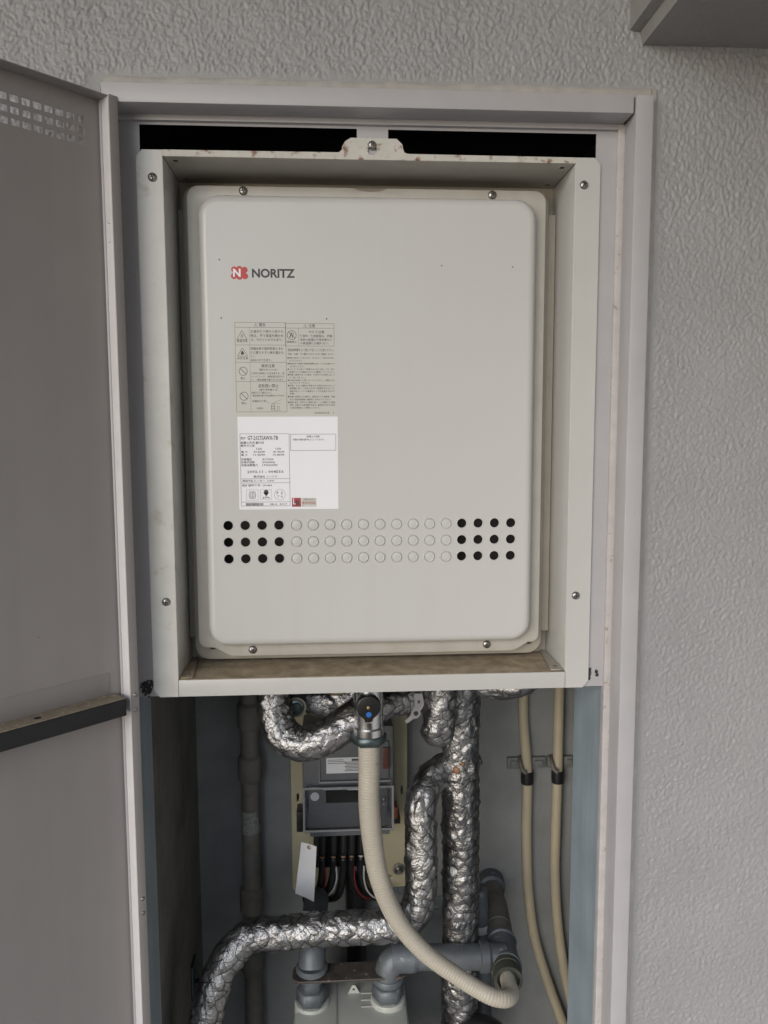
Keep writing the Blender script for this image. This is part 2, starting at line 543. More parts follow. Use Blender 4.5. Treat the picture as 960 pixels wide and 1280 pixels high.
# ================================================================== the setting
WY = -.018                       # face of the outer wall
def make_wall():
    xs = np.unique(np.round(np.r_[np.arange(-1.0, -.44, .004), np.arange(-.44, .46, .0011), np.arange(.46, 1.0, .004)], 5))
    zs = np.unique(np.round(np.r_[np.arange(-1.0, -.70, .004), np.arange(-.70, .46, .0011), np.arange(.46, .95, .004)], 5))
    X, Z = np.meshgrid(xs, zs, indexing='ij')
    g1, g2, g3, g4, g5 = GN(1), GN(2), GN(3), GN(4), GN(5)
    wx = X + .0009 * g4(X / .006, Z / .006) + .0006 * g4(X / .003 + 9, Z / .003)
    wz = Z + .0009 * g5(X / .006, Z / .006) + .0006 * g5(X / .003 + 5, Z / .003)
    top = sstep(.1, .34, Z)
    def lumps(cell, seed, lo, hi):
        """sprayed droplets: every cell of a jittered grid throws one flattened, uneven drop"""
        r = np.random.RandomState(seed)
        tab = r.rand(6, 256, 256)
        cx, cz = wx / cell, wz / (cell * (1.1 + .25 * top))
        ix, iz = np.floor(cx).astype(int), np.floor(cz).astype(int)
        out = np.zeros_like(cx)
        for di in (-1, 0, 1):
            for dj in (-1, 0, 1):
                i, j = (ix + di) & 255, (iz + dj) & 255
                dx = cx - (ix + di + tab[0][i, j]); dz = cz - (iz + dj + tab[1][i, j])
                an = tab[2][i, j] * 3.1416
                c, s_ = np.cos(an), np.sin(an)
                e = 1 + .9 * tab[3][i, j]
                d = np.sqrt(((dx * c + dz * s_) / e) ** 2 + ((-dx * s_ + dz * c) * (.6 + .4 * e)) ** 2)
                rad = lo + (hi - lo) * tab[4][i, j]
                out = np.maximum(out, (.35 + .65 * tab[5][i, j]) * sstep(0, .42, 1 - d / rad))
        return out
    l1, l2 = lumps(.0032, 41, .35, .85), lumps(.0021, 42, .30, .80)
    b = g2(X / .05, Z / .06)
    h = (.00082 + .00034 * top + .0006 * b) * l1 + (.00062 - .0004 * b) * l2 + .00034 * g3(X / .0019, Z / .0020) + .0009 * g3(X / .06, Z / .06)
    # the coat thins out where it meets the frame's sealant
    dx = np.maximum(np.maximum(-.2500 - X, X - .2657), 0)
    dz = np.maximum(Z - .3110, 0)
    d = np.sqrt(dx ** 2 + dz ** 2) + .004 * g2(X / .02, Z / .02)
    h = h * sstep(.008, .019, d)
    V = np.stack([X, WY - h, Z], -1).reshape(-1, 3)
    nx, nz = len(xs), len(zs)
    i, j = np.meshgrid(np.arange(nx - 1), np.arange(nz - 1), indexing='ij')
    cx, cz = (xs[:-1] + xs[1:]) / 2, (zs[:-1] + zs[1:]) / 2
    keep = ~((cx[:, None] > -.2505) & (cx[:, None] < .2660) & (cz[None, :] < .3112))
    i, j = i[keep], j[keep]
    F = np.stack([i * nz + j, (i + 1) * nz + j, (i + 1) * nz + j + 1, i * nz + j + 1], -1)
    used = np.unique(F)
    remap = -np.ones(len(V), int)
    remap[used] = np.arange(len(used))
    V, F = V[used], remap[F]
    me = bpy.data.meshes.new('stucco_wall')
    me.vertices.add(len(V)); me.vertices.foreach_set('co', V.astype(np.float32).ravel())
    me.loops.add(F.size); me.loops.foreach_set('vertex_index', F.ravel().astype(np.int32))
    me.polygons.add(len(F)); me.polygons.foreach_set('loop_start', (np.arange(len(F)) * 4).astype(np.int32))
    me.update(calc_edges=True)
    return me
wall = put('stucco_wall', make_wall(), 'stucco', smooth=True)
tag(wall, 'rough sprayed grey stucco wall around the open service cupboard', 'wall')
bm = bmesh.new()
for d in ((-3, -1.0, WY, .3, -1.5, .95), (.996, 3, WY, .3, -1.5, .95), (-1.0, -.2505, WY, .3, -1.5, -.996), (.266, .996, WY, .3, -1.5, -.996)):
    add_box(bm, *d)
put('wall_core', bm_mesh(bm), 'stucco', wall)

structure(box('floor', (-3, 3, -1.6, .6, -1.62, -1.5), 'floor', bev=0))
# beam over the right of the cupboard, running out from the wall, with a drip groove along its edge
prof = [(.2445, 1.0), (.2445, .3736), (.2547, .3716), (.2570, .3602), (3.0, .3602), (3.0, 1.0)]
def extrude_profile(prof, y0, y1):
    bmx = bmesh.new()
    a = [bmx.verts.new((x, y0, z)) for x, z in prof]
    b = [bmx.verts.new((x, y1, z)) for x, z in prof]
    n = len(prof)
    for k in range(n):
        bmx.faces.new((a[k], a[(k + 1) % n], b[(k + 1) % n], b[k]))
    bmx.faces.new(a); bmx.faces.new(b[::-1])
    return bmx
bmx = extrude_profile(prof, WY + .004, -1.7)
bmesh.ops.recalc_face_normals(bmx, faces=bmx.faces[:])
beam = put('concrete_beam', bm_mesh(bmx), 'ceiling')
tag(beam, 'painted concrete beam with grooved edge at the upper right', 'beam')
structure(box('ceiling', (-3, 3, -1.7, .3, 1.0, 1.1), 'ceiling', bev=0))  # out of view; slab added and its depth set to shade the upper wall

structure(box('added_shade_wall', (.80, .95, -1.7, WY - .001, -1.5, 1.0), 'plaster', bev=0))  # unseen wall added to keep light from coming in at the right
# shaft behind the wall
shaft = structure(box('shaft_back_wall', (-.262, .42, .35, .40, -1.5, .32), 'concrete', bev=0))
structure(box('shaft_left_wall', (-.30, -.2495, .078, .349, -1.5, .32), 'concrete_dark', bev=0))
structure(box('shaft_right_wall', (.42, .46, .096, .40, -1.5, .32), 'concrete', bev=0))
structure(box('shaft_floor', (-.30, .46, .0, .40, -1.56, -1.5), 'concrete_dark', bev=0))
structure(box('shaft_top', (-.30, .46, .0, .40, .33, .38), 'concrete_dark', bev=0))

# ================================================================== steel door frame
fr = thing('door_frame', 'pinkish white steel door frame set in the stucco wall', 'door frame', (0, 0, -1.5))
box('head', (-.2475, .2464, -.030, .0, .2937, .3109), 'frame', fr, bev=.0014)
box('jamb', (.2485, .2657, -.0302, .0, -1.5, .3106), 'frame', fr, bev=.0016)
box('jamb', (-.2500, -.2477, -.0295, .0, -1.5, .2935), 'frame', fr, bev=.0006)
box('rebate_strip', (.2418, .2487, -.0025, .006, -1.5, .2945), 'rebate', fr, bev=.0006)
box('rebate_strip', (-.2477, .2416, -.0035, .004, .2886, .2939), 'frame', fr, bev=.0006)
slots = [[(-.2217, .2862), (-.0148, .2862), (-.0148, .2600), (.0155, .2600), (.0155, .2860), (.2212, .2860), (.2212, .2590), (.2030, .2590), (.2030, -.2600), (-.2030, -.2600), (-.2030, .2590), (-.2217, .2590)]]
put('mounting_plate', sheet_mesh([[(-.2477, -.2735), (.2417, -.2735), (.2417, .2886), (-.2477, .2886)]] + slots, .0012, Y=.0012), 'frame', fr)
box('side_panel', (.2417, .2431, .0064, .0955, -1.5, -.2738), 'zinc', fr, bev=0)
box('side_panel', (-.2491, -.2477, .0004, .077, -1.5, -.2738), 'zinc', fr, bev=0)
box('slot_dark_top', (-.2477, .2416, .004, .30, .300, .3012), 'dark', fr, bev=0)  # near-black sheets here and below stand in for shade behind the slots
box('slot_dark_sheet', (-.2479, .30, .14, .1412, .238, .2995), 'dark', fr, bev=0)
# wavy sealant bead round the frame
def sealant():
    g = GN(11)
    bm = bmesh.new()
    def strip(pts_in, nrm, w, seed):
        rows = []
        for k, (x, z) in enumerate(pts_in):
            s = k * .002
            ww = w * (1 + .22 * float(g(np.array([s / .03]), np.array([seed + .5]))[0]) + .07 * float(g(np.array([s / .006]), np.array([seed + 3.5]))[0]))
            prof_ = []
            for q, dy in ((0, .0040), (.12, .0030), (.5, .0022), (.85, .0017), (1, -.0004)):
                jit = .0004 * float(g(np.array([s / .005]), np.array([seed + 9.5 + q * 3]))[0])
                prof_.append(bm.verts.new((x + nrm[0] * ww * q, WY - dy - jit, z + nrm[1] * ww * q)))
            rows.append(prof_)
        for a, b in zip(rows[:-1], rows[1:]):
            for k in range(4):
                bm.faces.new((a[k], a[k + 1], b[k + 1], b[k]))
    strip([(x, .3105) for x in np.arange(-.2480, .2700, .002)], (0, 1), .0115, 1)
    strip([(.2655, z) for z in np.arange(.3200, -1.0, -.002)], (1, 0), .0085, 40)
    return bm_mesh(bm)
put('sealant_bead', sealant(), 'sealant', fr, smooth=True)
# black residue and chips on the plate beside the heater frame
def residue(cx, cz, w, h, n, seed):
    """Torn black foam glue: a ragged skin of small uneven lumps."""
    r = random.Random(seed)
    bmr = bmesh.new()
    for k in range(n):
        x = cx + r.gauss(0, w * .24); z = cz + r.gauss(0, h * .24)
        rad = r.uniform(.0006, .0019)
        res_ = bmesh.ops.create_icosphere(bmr, subdivisions=1, radius=rad)
        for v in res_['verts']:
            v.co = Vector((x + v.co.x * r.uniform(.8, 1.5), .0008 - .0002 + v.co.y * .5, z + v.co.z * r.uniform(.8, 1.4)))
    return bm_mesh(bmr)
put('adhesive_residue', residue(-.2325, -.2645, .0125, .0145, 90, 21), 'residue', fr)
put('adhesive_residue', residue(.2266, -.2600, .0020, .012, 22, 22), 'residue', fr)
put('paint_chip', residue(.2345, -.2590, .0010, .009, 7, 23), 'residue', fr)

# ================================================================== open door leaf
DD = Vector((-.71934, -.69466, 0)); NN = Vector((.69466, -.71934, 0))
P0 = Vector((-.23912, -.037, 0))
LT = lambda v: P0 + DD * v[0] + Vector((0, 0, v[1])) + NN * (v[2] - .016)    # (along leaf, height, out of the sheet)
LTB = lambda v: LT((v.x, v.z, v.y))
leaf = thing('cupboard_door', 'grey metal cupboard door swung open at the left with a grid of vent holes', 'door', tuple(LT((0, -1.35, 0))))
loops = [[(.0, -1.35), (.49, -1.35), (.49, .2962), (.0, .2962)]]
for c in range(14):
    for r_ in range(3):
        x0 = .0155 + .0097 * c
        z1 = .2775 - .0097 * r_
        loops.append(rrect(x0, x0 + .0070, z1 - .0060, z1, .0009, 3))
put('door_panel', sheet_mesh(loops, .001, T=lambda v: LT((v.x, v.y, v.z))), 'leaf', leaf)
def lbox(name, d, mt, bev=.0004, parent=leaf):
    return box(name, d, mt, parent, bev=bev, T=LTB)
lbox('top_flange', (.0005, .49, .0006, .0165, .2952, .2962), 'leaf')
lbox('hinge_flange', (-.0004, .0006, .0006, .0165, -1.35, .2951), 'leaf_lit')
lbox('edge_lip', (-.0088, -.0005, .0155, .0166, -1.35, .2975), 'leaf')
lbox('outer_flange', (.489, .4905, .0006, .0165, -1.35, .2951), 'leaf')
bar = lbox('stiffener_bar', (.0075, .488, .0008, .0220, -.2757, -.2592), 'gasket', bev=.0012)
lbox('dust_layer', (.0080, .488, .0008, .0212, -.2591, -.2580), 'dust', bev=.0004, parent=bar)
q0 = LT((.088, -.2580, .012))
put('drain_hole', lathe(q0, q0 + Vector((0, 0, 1)), [(0, .0032), (.0002, .0031), (.00025, .0001)], 14), 'dark', bar)
lbox('weld_plate', (.0135, .488, .0005, .0011, -.2585, -.2365), 'leaf', bev=.0003)
for z in (.187, .170, -.2595, -.2745, -.4700, -.4850):
    q0 = LT((-.0050, z, .0164)); q1 = q0 + NN
    if z > 0:
        q0 = LT((-.0002 + .0008, z, .0105)); q1 = q0 + DD
    put('rivet', lathe(q0, q1, [(0, .0021), (.0006, .0020), (.0010, .0012), (.0011, .0001)], 14), 'steel' if z < 0 else 'leaf_lit', leaf, smooth=True)

# ================================================================== water heater
wh = thing('water_heater', 'cream gas water heater recessed in a rusting cream surround', 'water heater', (0, 0, -.274))
# surround: two sides, top with hanging tab, bottom lip with shelf
def side(sgn):
    x0, x1 = sorted((sgn * .2007, sgn * .2252))
    out, inn = sgn * .2252, sgn * .2006
    lp = [(inn, -.2738), (sgn * .2190, -.2738), (out, -.2665), (out, .2558), (sgn * .2195, .2624), (inn, .2624)]
    ms = [sheet_mesh([lp], .0012, Y=-.0012)]
    bm = bmesh.new()
    a, b = sorted((sgn * .2000, sgn * .2012))
    add_box(bm, a, b, -.0010, .0775, -.2562, .2566, bev=.0005)
    a, b = sorted((sgn * .2008, sgn * .2235))
    bm2 = bm_mesh(bm)
    return join(ms + [bm2])
for s_ in (-1, 1):
    put('side_casing', side(s_), 'cream' if s_ > 0 else 'cream_stained', wh, smooth=True, angle=35)
top_lp = [(-.2004, .2568), (.2004, .2568), (.2004, .2624), (.0345, .2628), (.0312, .2640), (.0300, .2668), (.0290, .2716), (.0235, .2766), (-.0205, .2768), (-.0258, .2738),
          (-.0290, .2690), (-.0296, .2652), (-.0325, .2631), (-.2004, .2626)]
key = [(.0046 * math.cos(math.radians(a)), .2655 + .0046 * math.sin(math.radians(a))) for a in range(150, 391, 20)] + [(.0026, .2702), (0, .2722), (-.0026, .2702)]
topf = put('top_casing', sheet_mesh([top_lp, key], .0012, Y=-.0012), 'rusty', wh)
sof = [[(-.1995, .0002), (.1995, .0002), (.1995, .0772), (-.1995, .0772)]]
for sx in (-1, 1):
    for (cx, cy) in ((.1905, .012), (.1905, .066)):
        sof.append([(sx * cx - .0024, cy - .0028), (sx * cx + .0024, cy - .0028), (sx * cx + .0024, cy + .0028), (sx * cx - .0024, cy + .0028)])
put('soffit', sheet_mesh(sof, .001, T=lambda v: Vector((v.x, v.y, .2565 + .0005 + v.z))), 'flange', wh)
put('soffit_dark_sheet', sheet_mesh([[(-.199, .002), (.199, .002), (.199, .077), (-.199, .077)]], .0006, T=lambda v: Vector((v.x, v.y, .2600 + v.z))), 'dark', wh)  # near-black sheet standing in for the shade inside the soffit holes
box('bottom_lip', (-.2002, .2002, -.0013, .0002, -.2738, -.2566), 'cream', wh, bev=.0005)
put('shelf', sheet_mesh([[(-.1997, .0003), (.1997, .0003), (.1997, .0772), (-.1997, .0772)]], .001, T=lambda v: Vector((v.x, v.y, -.2568 + v.z))), 'shelf', wh)
for sx in (-1, 1):
    put('corner_bracket', sheet_mesh([[(sx * .1995, .002), (sx * .1865, .002), (sx * .1870, .010), (sx * .1935, .076), (sx * .1995, .076)]], .0012,
        T=lambda v: Vector((v.x, v.y, -.2552 + v.z))), 'cream_aged_shaded' if sx > 0 else 'shelf', wh)
    for yy in (.012, .068):
        put('screw', lathe((sx * .1930, yy, -.2546), (sx * .1930, yy, 0), [(0, .0024), (.0008, .0022), (.0012, .0001)], 14), 'lagging', wh, smooth=True)
box('back_plate', (-.2, .2, .0772, .0786, -.2565, .2565), 'cream_aged_shaded', wh, bev=0)
for sx in (-1, 1):
    a, b = sorted((sx * .1800, sx * .1996))
    box('back_strip', (a, b, .0640, .0771, -.2290, .2255), 'cream_aged_shaded', wh, bev=.0006)
for (x, z, rr) in ((-.2101, .2369, 20), (.2089, .2364, 35), (-.2100, -.1750, -10), (.2097, -.1752, 88)):
    screw(wh, x, -.0012, z, .0042, .0026, rr)
screw(wh, -.0001, -.0012, .2703, .0040, .0024, 40)
# body rim behind the cover
put('body_rim', sheet_mesh([rrect(-.1935, .1905, -.2530, .2490, .016, 6)], .006, Y=.058, bev=.0015), 'cream_aged_shaded', wh, smooth=True, angle=35)

# front cover: flange, rounded raised face with real vent holes
cov_parts = []
FX = .1835
fl = []
fl += [(FX - .012 + .012 * math.cos(math.radians(a)), .2440 - .012 + .012 * math.sin(math.radians(a))) for a in range(0, 91, 15)]
fl += [(.017, .2440), (.011, .2412), (0, .2402), (-.011, .2412), (-.017, .2440)]
fl += [(-.1868 + .012 - .012 * math.sin(math.radians(a)), .2440 - .012 + .012 * math.cos(math.radians(a))) for a in range(0, 91, 15)]
fl += [(-.1868 + .009 - .009 * math.cos(math.radians(a)), -.2265 - .009 * math.sin(math.radians(a))) for a in range(0, 91, 18)]
fl += [(-.1700, -.2358), (-.1560, -.2440), (-.1520, -.2456), (.1540, -.2456), (.1590, -.2440), (.1720, -.2360)]
fl += [(FX - .009 + .009 * math.sin(math.radians(a)), -.2275 - .009 * math.cos(math.radians(a))) for a in range(0, 91, 18)]
flange_me = sheet_mesh([fl, rrect(-.1735, .1705, -.2308, .2318, .0215, 8)], .0014, Y=.0443, bev=.0005)
cols = [-.1507 + .01754 * k for k in range(18)]
rows = [-.1020, -.1196, -.1372]
rings = []
for inset, yy in [(0, .0443), (0, .0390)] + [(.0085 * (1 - math.cos(math.radians(a))), .0300 + .0085 * (1 - math.sin(math.radians(a)))) for a in range(10, 91, 10)]:
    r_ = .0215 - inset
    rings.append([(x, yy, z) for x, z in rrect(-.1745 + inset, .1715 - inset, -.2318 + inset, .2328 - inset, r_, 10)])
nv = len(rings[0])
cov_parts.append(grid_mesh(np.array(rings).reshape(-1, 3), len(rings), nv, caps=False))
inset = .0085
holes = [circle(c, r, .0049, 20) for c in cols[:4] + cols[14:] for r in rows]
cov_parts.append(sheet_mesh([rrect(-.1745 + inset, .1715 - inset, -.2318 + inset, .2328 - inset, .0215 - inset, 10)] + holes, .0012, Y=.0300))
cover = put('front_cover', join(cov_parts), 'cover', wh, smooth=True, angle=30)
put('cover_flange', flange_me, 'flange', cover, smooth=True, angle=30)
CY = .0300                                       # cover face
ko = lathe((0, 0, 0), (0, -1, 0), [(-.0002, .0062), (.0001, .0060), (.0013, .0057), (.0016, .0053), (.0014, .0049), (.0003, .0045), (.0004, .0039), (.0008, .0001)], 24)
for q in ko.vertices:
    pass
first = None
for c in cols[4:14]:
    for r in rows:
        if first is None:
            first = put('knockout', ko, 'cover', cover, smooth=True, angle=60)
            o = first
        else:
            o = first.copy()
            COL.objects.link(o)
            o.parent = cover
        o.location = (c, CY, r)
# rolled rims of the open vents
rim = lathe((0, 0, 0), (0, -1, 0), [(-.0010, .0049), (.0002, .0050), (.0004, .0053), (.0002, .0057), (-.0002, .0060)], 24)
# (lathe caps would close the hole: strip them)
bm = bmesh.new(); bm.from_mesh(rim)
bmesh.ops.delete(bm, geom=[f for f in bm.faces if len(f.verts) > 4], context='FACES')
rim = bm_mesh(bm, recalc=False)
first = None
for c in cols[:4] + cols[14:]:
    for r in rows:
        if first is None:
            first = put('vent_rim', rim, 'cover', cover, smooth=True)
            o = first
        else:
            o = first.copy(); COL.objects.link(o); o.parent = cover
        o.location = (c, CY, r)
box('inner_panel', (-.168, .168, .0530, .0545, -.22, .22), 'inner', wh, bev=0)
for (x, z, rr) in ((-.1297, .2392, 15), (.1266, .2390, 50), (-.1296, -.2388, 30), (.1256, -.2380, 5)):
    screw(wh, x, .0443, z, .0044, .0026, rr)
for (x, z) in ((-.1745, -.2375), (.1760, -.2385)):
    screw(wh, x, .0580, z, .0040, .0020, 25)
# tiny pressed marks on the cover
for (x, z) in ((-.1533, .1680), (-.1528, .1103), (-.0462, .1100), (.0722, .1642), (.1458, .1635)):
    put('press_mark', lathe((x, CY + .0002, z), (x, 0, z), [(0, .0009), (.0004, .0008), (.0006, .0004), (.0002, .0001)], 8), 'lagging', cover, smooth=True)
put('tape_outline', join([quad_mesh([(-.1470, -.0735, .16500, .16515)], CY - .0001), poly_mesh([stroke(-.1085, .1470, -.1080, .1290, .00018), stroke(-.1080, .1290, -.1050, .1200, .00018), stroke(-.1050, .1470, -.1052, .1090, .00014)], CY - .0001)]), 'sticker', cover)

# badge
bX = lambda c: -.16638 + c * .00015226
bZ = lambda c: .18094 - c * .00015132
badge = []
lobes = [(182, 150), (216, 146), (250, 152), (180, 192), (216, 196), (252, 192)]
polys = [circle(bX(a), bZ(b), .0031, 20) for a, b in lobes]
n_ = 0
bd_m = [poly_mesh([p], CY - .00010 - .00001 * k) for k, p in enumerate(polys + [[(bX(172), bZ(172)), (bX(200), bZ(140)), (bX(240), bZ(142)), (bX(258), bZ(172)), (bX(240), bZ(202)), (bX(200), bZ(204))]])]
bd = put('brand_badge', join(bd_m), 'red', wh)
put('badge_letter', text_at('N', bX(174), bX(224), bZ(171), .0082, CY - .00024, bold=.035, res=3), 'white', bd)
put('badge_word', text_at('NORITZ', bX(298), bX(582), bZ(172),   .0090, CY - .0001, bold=.034, res=4), 'ink2', bd)

# warning sticker
wX = lambda c: -.15014 + c * .00012688
wZ = lambda c: .11235 - c * .00012609
put_w = put('warning_label', sheet_mesh([rrect(wX(62), wX(905), wZ(806), wZ(36), .001, 2)], .00012, Y=CY - .0001), 'sticker', wh)
TY = CY - .00016
lines = [
    ('⚠ 警告', 238, 330, 70, 30), ('⚠ 注意', 634, 726, 76, 30),
    ('お湯を使う時や入浴する', 210, 470, 122, 24), ('時は、手で湯温を確かめ', 210, 472, 155, 24), ('る。やけどのおそれあり。', 212, 466, 188, 24), ('高温注意', 98, 184, 198, 20),
    ('機器本体や給排気部のまわ', 206, 470, 258, 24), ('りに燃えやすい物を置かな', 208, 472, 290, 24), ('い。', 208, 240, 318, 20), ('火災のおそれあり。', 208, 376, 350, 22), ('火気注意', 100, 186, 336, 20),
    ('換気注意', 290, 398, 396, 28), ('（屋外式のため）', 270, 420, 427, 18), ('使用中は換気に十分注意する。窓', 208, 474, 456, 18), ('レンジフード・換気扇を回さな', 208, 474, 482, 18), ('い。一酸化炭素中毒のおそれあり。', 208, 474, 508, 18), ('禁止', 122, 160, 496, 20),
    ('波板囲い禁止', 262, 426, 556, 30), ('（屋外式機器のみ）', 270, 420, 588, 18), ('波板などで囲わない。', 206, 370, 612, 18), ('一酸化炭素中毒や不完全燃焼のおそれあり。', 206, 476, 636, 17), ('給湯器まわり囲い', 214, 334, 680, 18), ('（波板）', 244, 300, 738, 18), ('禁止', 126, 168, 696, 20),
    ('やけど注意', 674, 800, 124, 24), ('使用中・使用直後は、機器', 602, 864, 156, 22), ('本体の給湯口や排気部など', 604, 864, 186, 22), ('の高温部には触れない。', 604, 840, 214, 22), ('接触禁止', 498, 578, 204, 18),
    ('取扱説明書をよく読んで正しくご使用ください。', 504, 878, 268, 24), ('定格・仕様・ガス種などはラベルをご確認ください。', 504, 882, 301, 18),
    ('●燃料は表示してあるガス・ガスグループ以外は使用し', 500, 882, 332, 15), ('ないでください。', 514, 622, 354, 15),
    ('●銘板表示の電源の電圧周波数に合っているか確かめて', 500, 882, 378, 15), ('ご使用ください。', 514, 640, 401, 15),
    ('●リモコンを使用して機器をはじめに点火して使う前に', 500, 882, 423, 15), ('配管からの水漏れがないか確認してください。', 514, 882, 445, 15),
    ('●機器に異常があった場合、使用をやめ点検に出して', 500, 882, 467, 15), ('ください。', 514, 650, 490, 15),
    ('●お湯は飲用に使用しないでください。衣類などを', 500, 882, 512, 15), ('かけないでください。', 514, 680, 534, 15),
    ('●冬期、または凍結が予想される時は水抜きをして', 500, 882, 555, 16), ('説明書に従って水抜きを行い電源を切らないで。', 514, 882, 577, 16), ('凍結予防ヒーターは電源が入って外気温が下がると', 514, 882, 600, 16), ('作動', 514, 550, 620, 14),
    ('●機器の修理などの場合は、販売店やガス事業者、取扱', 500, 882, 644, 16), ('または取扱説明書の連絡先にお知らせください。', 514, 850, 667, 16),
    ('●設置工事は、法令などの規制に従い、この機器などの取扱', 500, 882, 690, 16), ('説明・注意などは説明書をお読み、販売店またはガス会社', 514, 882, 712, 16), ('の指定業者にご依頼ください。', 514, 760, 734, 16),
    ('DNSA505   1', 716, 870, 776, 16)]
ms = [text_at(s, wX(a), wX(b), wZ(c), h * .00012609, TY, res=1, bold=.008) for s, a, b, c, h in lines]
lt = .00030
rl = []
def rule(x0, x1, z0, z1):
    rl.append((x0, x1, z0, z1))
rl += frame_rects(wX(84), wX(492), wZ(768), wZ(50), lt)
for c in (90, 230, 368, 522):
    rl.append((wX(84), wX(492), wZ(c) - lt / 2, wZ(c) + lt / 2))
rl.append((wX(200), wX(200) + lt * .7, wZ(768), wZ(90)))
rl += frame_rects(wX(486), wX(880), wZ(238), wZ(56), lt)
rl.append((wX(486), wX(880), wZ(94) - lt / 2, wZ(94) + lt / 2))
rl.append((wX(592), wX(592) + lt * .7, wZ(238), wZ(94)))
pl = []
def tri(cx, cy, h, w, t=.0004):
    a = (wX(cx), wZ(cy - h / 2)); b = (wX(cx - w / 2), wZ(cy + h / 2)); c = (wX(cx + w / 2), wZ(cy + h / 2))
    return [stroke(*a, *b, t), stroke(*b, *c, t), stroke(*c, *a, t)]
pl += tri(140, 150, 70, 82) + tri(142, 286, 66, 80)
pl += [stroke(wX(132), wZ(172), wX(138), wZ(140), .0005), stroke(wX(146), wZ(172), wX(150), wZ(144), .0005)]
pl += [[(wX(128), wZ(306)), (wX(132), wZ(286)), (wX(140), wZ(270)), (wX(146), wZ(284)), (wX(154), wZ(290)), (wX(152), wZ(308))]]
for (cx, cy, r) in ((144, 440, 35), (147, 640, 35), (538, 150, 38)):
    pl += ring_polys(wX(cx), wZ(cy), r * .000127, .0005)
    pl.append(stroke(wX(cx - r * .68), wZ(cy - r * .68), wX(cx + r * .68), wZ(cy + r * .68), .0006))
pl += [stroke(wX(520), wZ(172), wX(540), wZ(128), .0009), stroke(wX(540), wZ(172), wX(552), wZ(132), .0007)]
pl += [stroke(wX(370), wZ(700), wX(446), wZ(668), .00025), stroke(wX(370), wZ(700), wX(444), wZ(700), .00022), stroke(wX(368), wZ(756), wX(446), wZ(756), .00022),
       stroke(wX(330), wZ(690), wX(366), wZ(702), .0002), stroke(wX(366), wZ(756), wX(366), wZ(712), .0004), stroke(wX(392), wZ(756), wX(392), wZ(712), .0004), stroke(wX(366), wZ(712), wX(392), wZ(712), .0004), stroke(wX(366), wZ(726), wX(392), wZ(726), .0004), stroke(wX(366), wZ(741), wX(392), wZ(741), .0004)]
pl += [stroke(wX(414), wZ(752), wX(414), wZ(722), .0003), stroke(wX(428), wZ(752), wX(428), wZ(722), .0003), stroke(wX(414), wZ(722), wX(428), wZ(722), .0003)]
ms += [quad_mesh(rl, TY), poly_mesh(pl, TY - .00001)]
put('printed_text', join(ms), 'ink', put_w)

# rating sticker
rX, rZ = wX, (lambda c: .01551 - c * .0001261)
rate = put('rating_label', sheet_mesh([rrect(rX(90), rX(902), rZ(800), rZ(38), .0004, 1)], .00014, Y=CY - .00024), 'white', wh)
TY2 = CY - .00030
lines = [
    ('型式', 112, 152, 213, 22), ('GT-2027SAWX-TB', 166, 416, 211, 36), ('設置の方式 屋外式', 112, 300, 250, 22), ('都市ガス用', 112, 222, 274, 20),
    ('12A', 238, 284, 299, 16), ('13A', 394, 440, 299, 16), ('最 大', 114, 166, 325, 18), ('39.2kW', 214, 308, 325, 17), ('41.9kW', 372, 466, 325, 17),
    ('最 小', 114, 166, 349, 18), ('11.0kW', 214, 308, 349, 17), ('10.8kW', 372, 466, 349, 17),
    ('定格電圧', 112, 200, 386, 20), ('AC100V', 284, 376, 386, 18), ('定格周波数', 112, 222, 410, 20), ('50/60Hz', 284, 388, 410, 18), ('定格消費電力', 112, 246, 434, 20), ('170/200W', 284, 408, 434, 18),
    ('2002.11 - 004556', 160, 456, 488, 22), ('株式会社 ノーリツ', 210, 404, 528, 20), ('凍結予防ヒーター  133W', 118, 378, 563, 18), ('認証登録番号  CP0883', 116, 358, 600, 18),
    ('HR14   R9/17', 340, 480, 757, 15), ('P  S', 396, 446, 664, 24), ('T  G', 402, 444, 694, 18), ('JIA', 278, 344, 704, 16),
    ('（設置上の注意）', 646, 754, 200, 18), ('・機器の周囲は通風をよくしてください。', 528, 794, 226, 17)]
ms = [text_at(s, rX(a), rX(b), rZ(c), h * .0001261, TY2, res=1, bold=.018) for s, a, b, c, h in lines]
rl = []
t2 = .00035
rl += frame_rects(rX(106), rX(506), rZ(772), rZ(176), t2)
for c in (546, 580, 738):
    rl.append((rX(106), rX(506), rZ(c) - t2 / 2, rZ(c) + t2 / 2))
rl += frame_rects(rX(514), rX(886), rZ(316), rZ(180), t2)
rl += frame_rects(rX(150), rX(246), rZ(724), rZ(636), .0002) + frame_rects(rX(264), rX(356), rZ(720), rZ(636), .0002)
rr_ = random.Random(3)
x = 142
while x < 286:
    w = rr_.choice((2.2, 3.5, 5))
    rl.append((rX(x), rX(x + w), rZ(768), rZ(746)))
    x += w + rr_.choice((1.6, 2.4))
pl = ring_polys(rX(422), rZ(678), .0058, .00025, 28)
for k in range(-2, 3):
    pl.append(stroke(rX(198 + k * 9), rZ(648), rX(198 + k * 14), rZ(680), .0005))
    pl.append(stroke(rX(198 + k * 14), rZ(680), rX(198 + k * 9), rZ(712), .0005))
pl += [circle(rX(310), rZ(656), .0024, 16), [(rX(288), rZ(662)), (rX(332), rZ(662)), (rX(316), rZ(684)), (rX(304), rZ(684))], stroke(rX(310), rZ(684), rX(310), rZ(696), .0008)]
ms += [quad_mesh(rl, TY2), poly_mesh(pl, TY2 - .00001)]
put('printed_text', join(ms), 'ink2', rate)
mk = put('quality_mark', quad_mesh([(rX(520), rX(594), rZ(780), rZ(706))], TY2), 'darkred', rate)
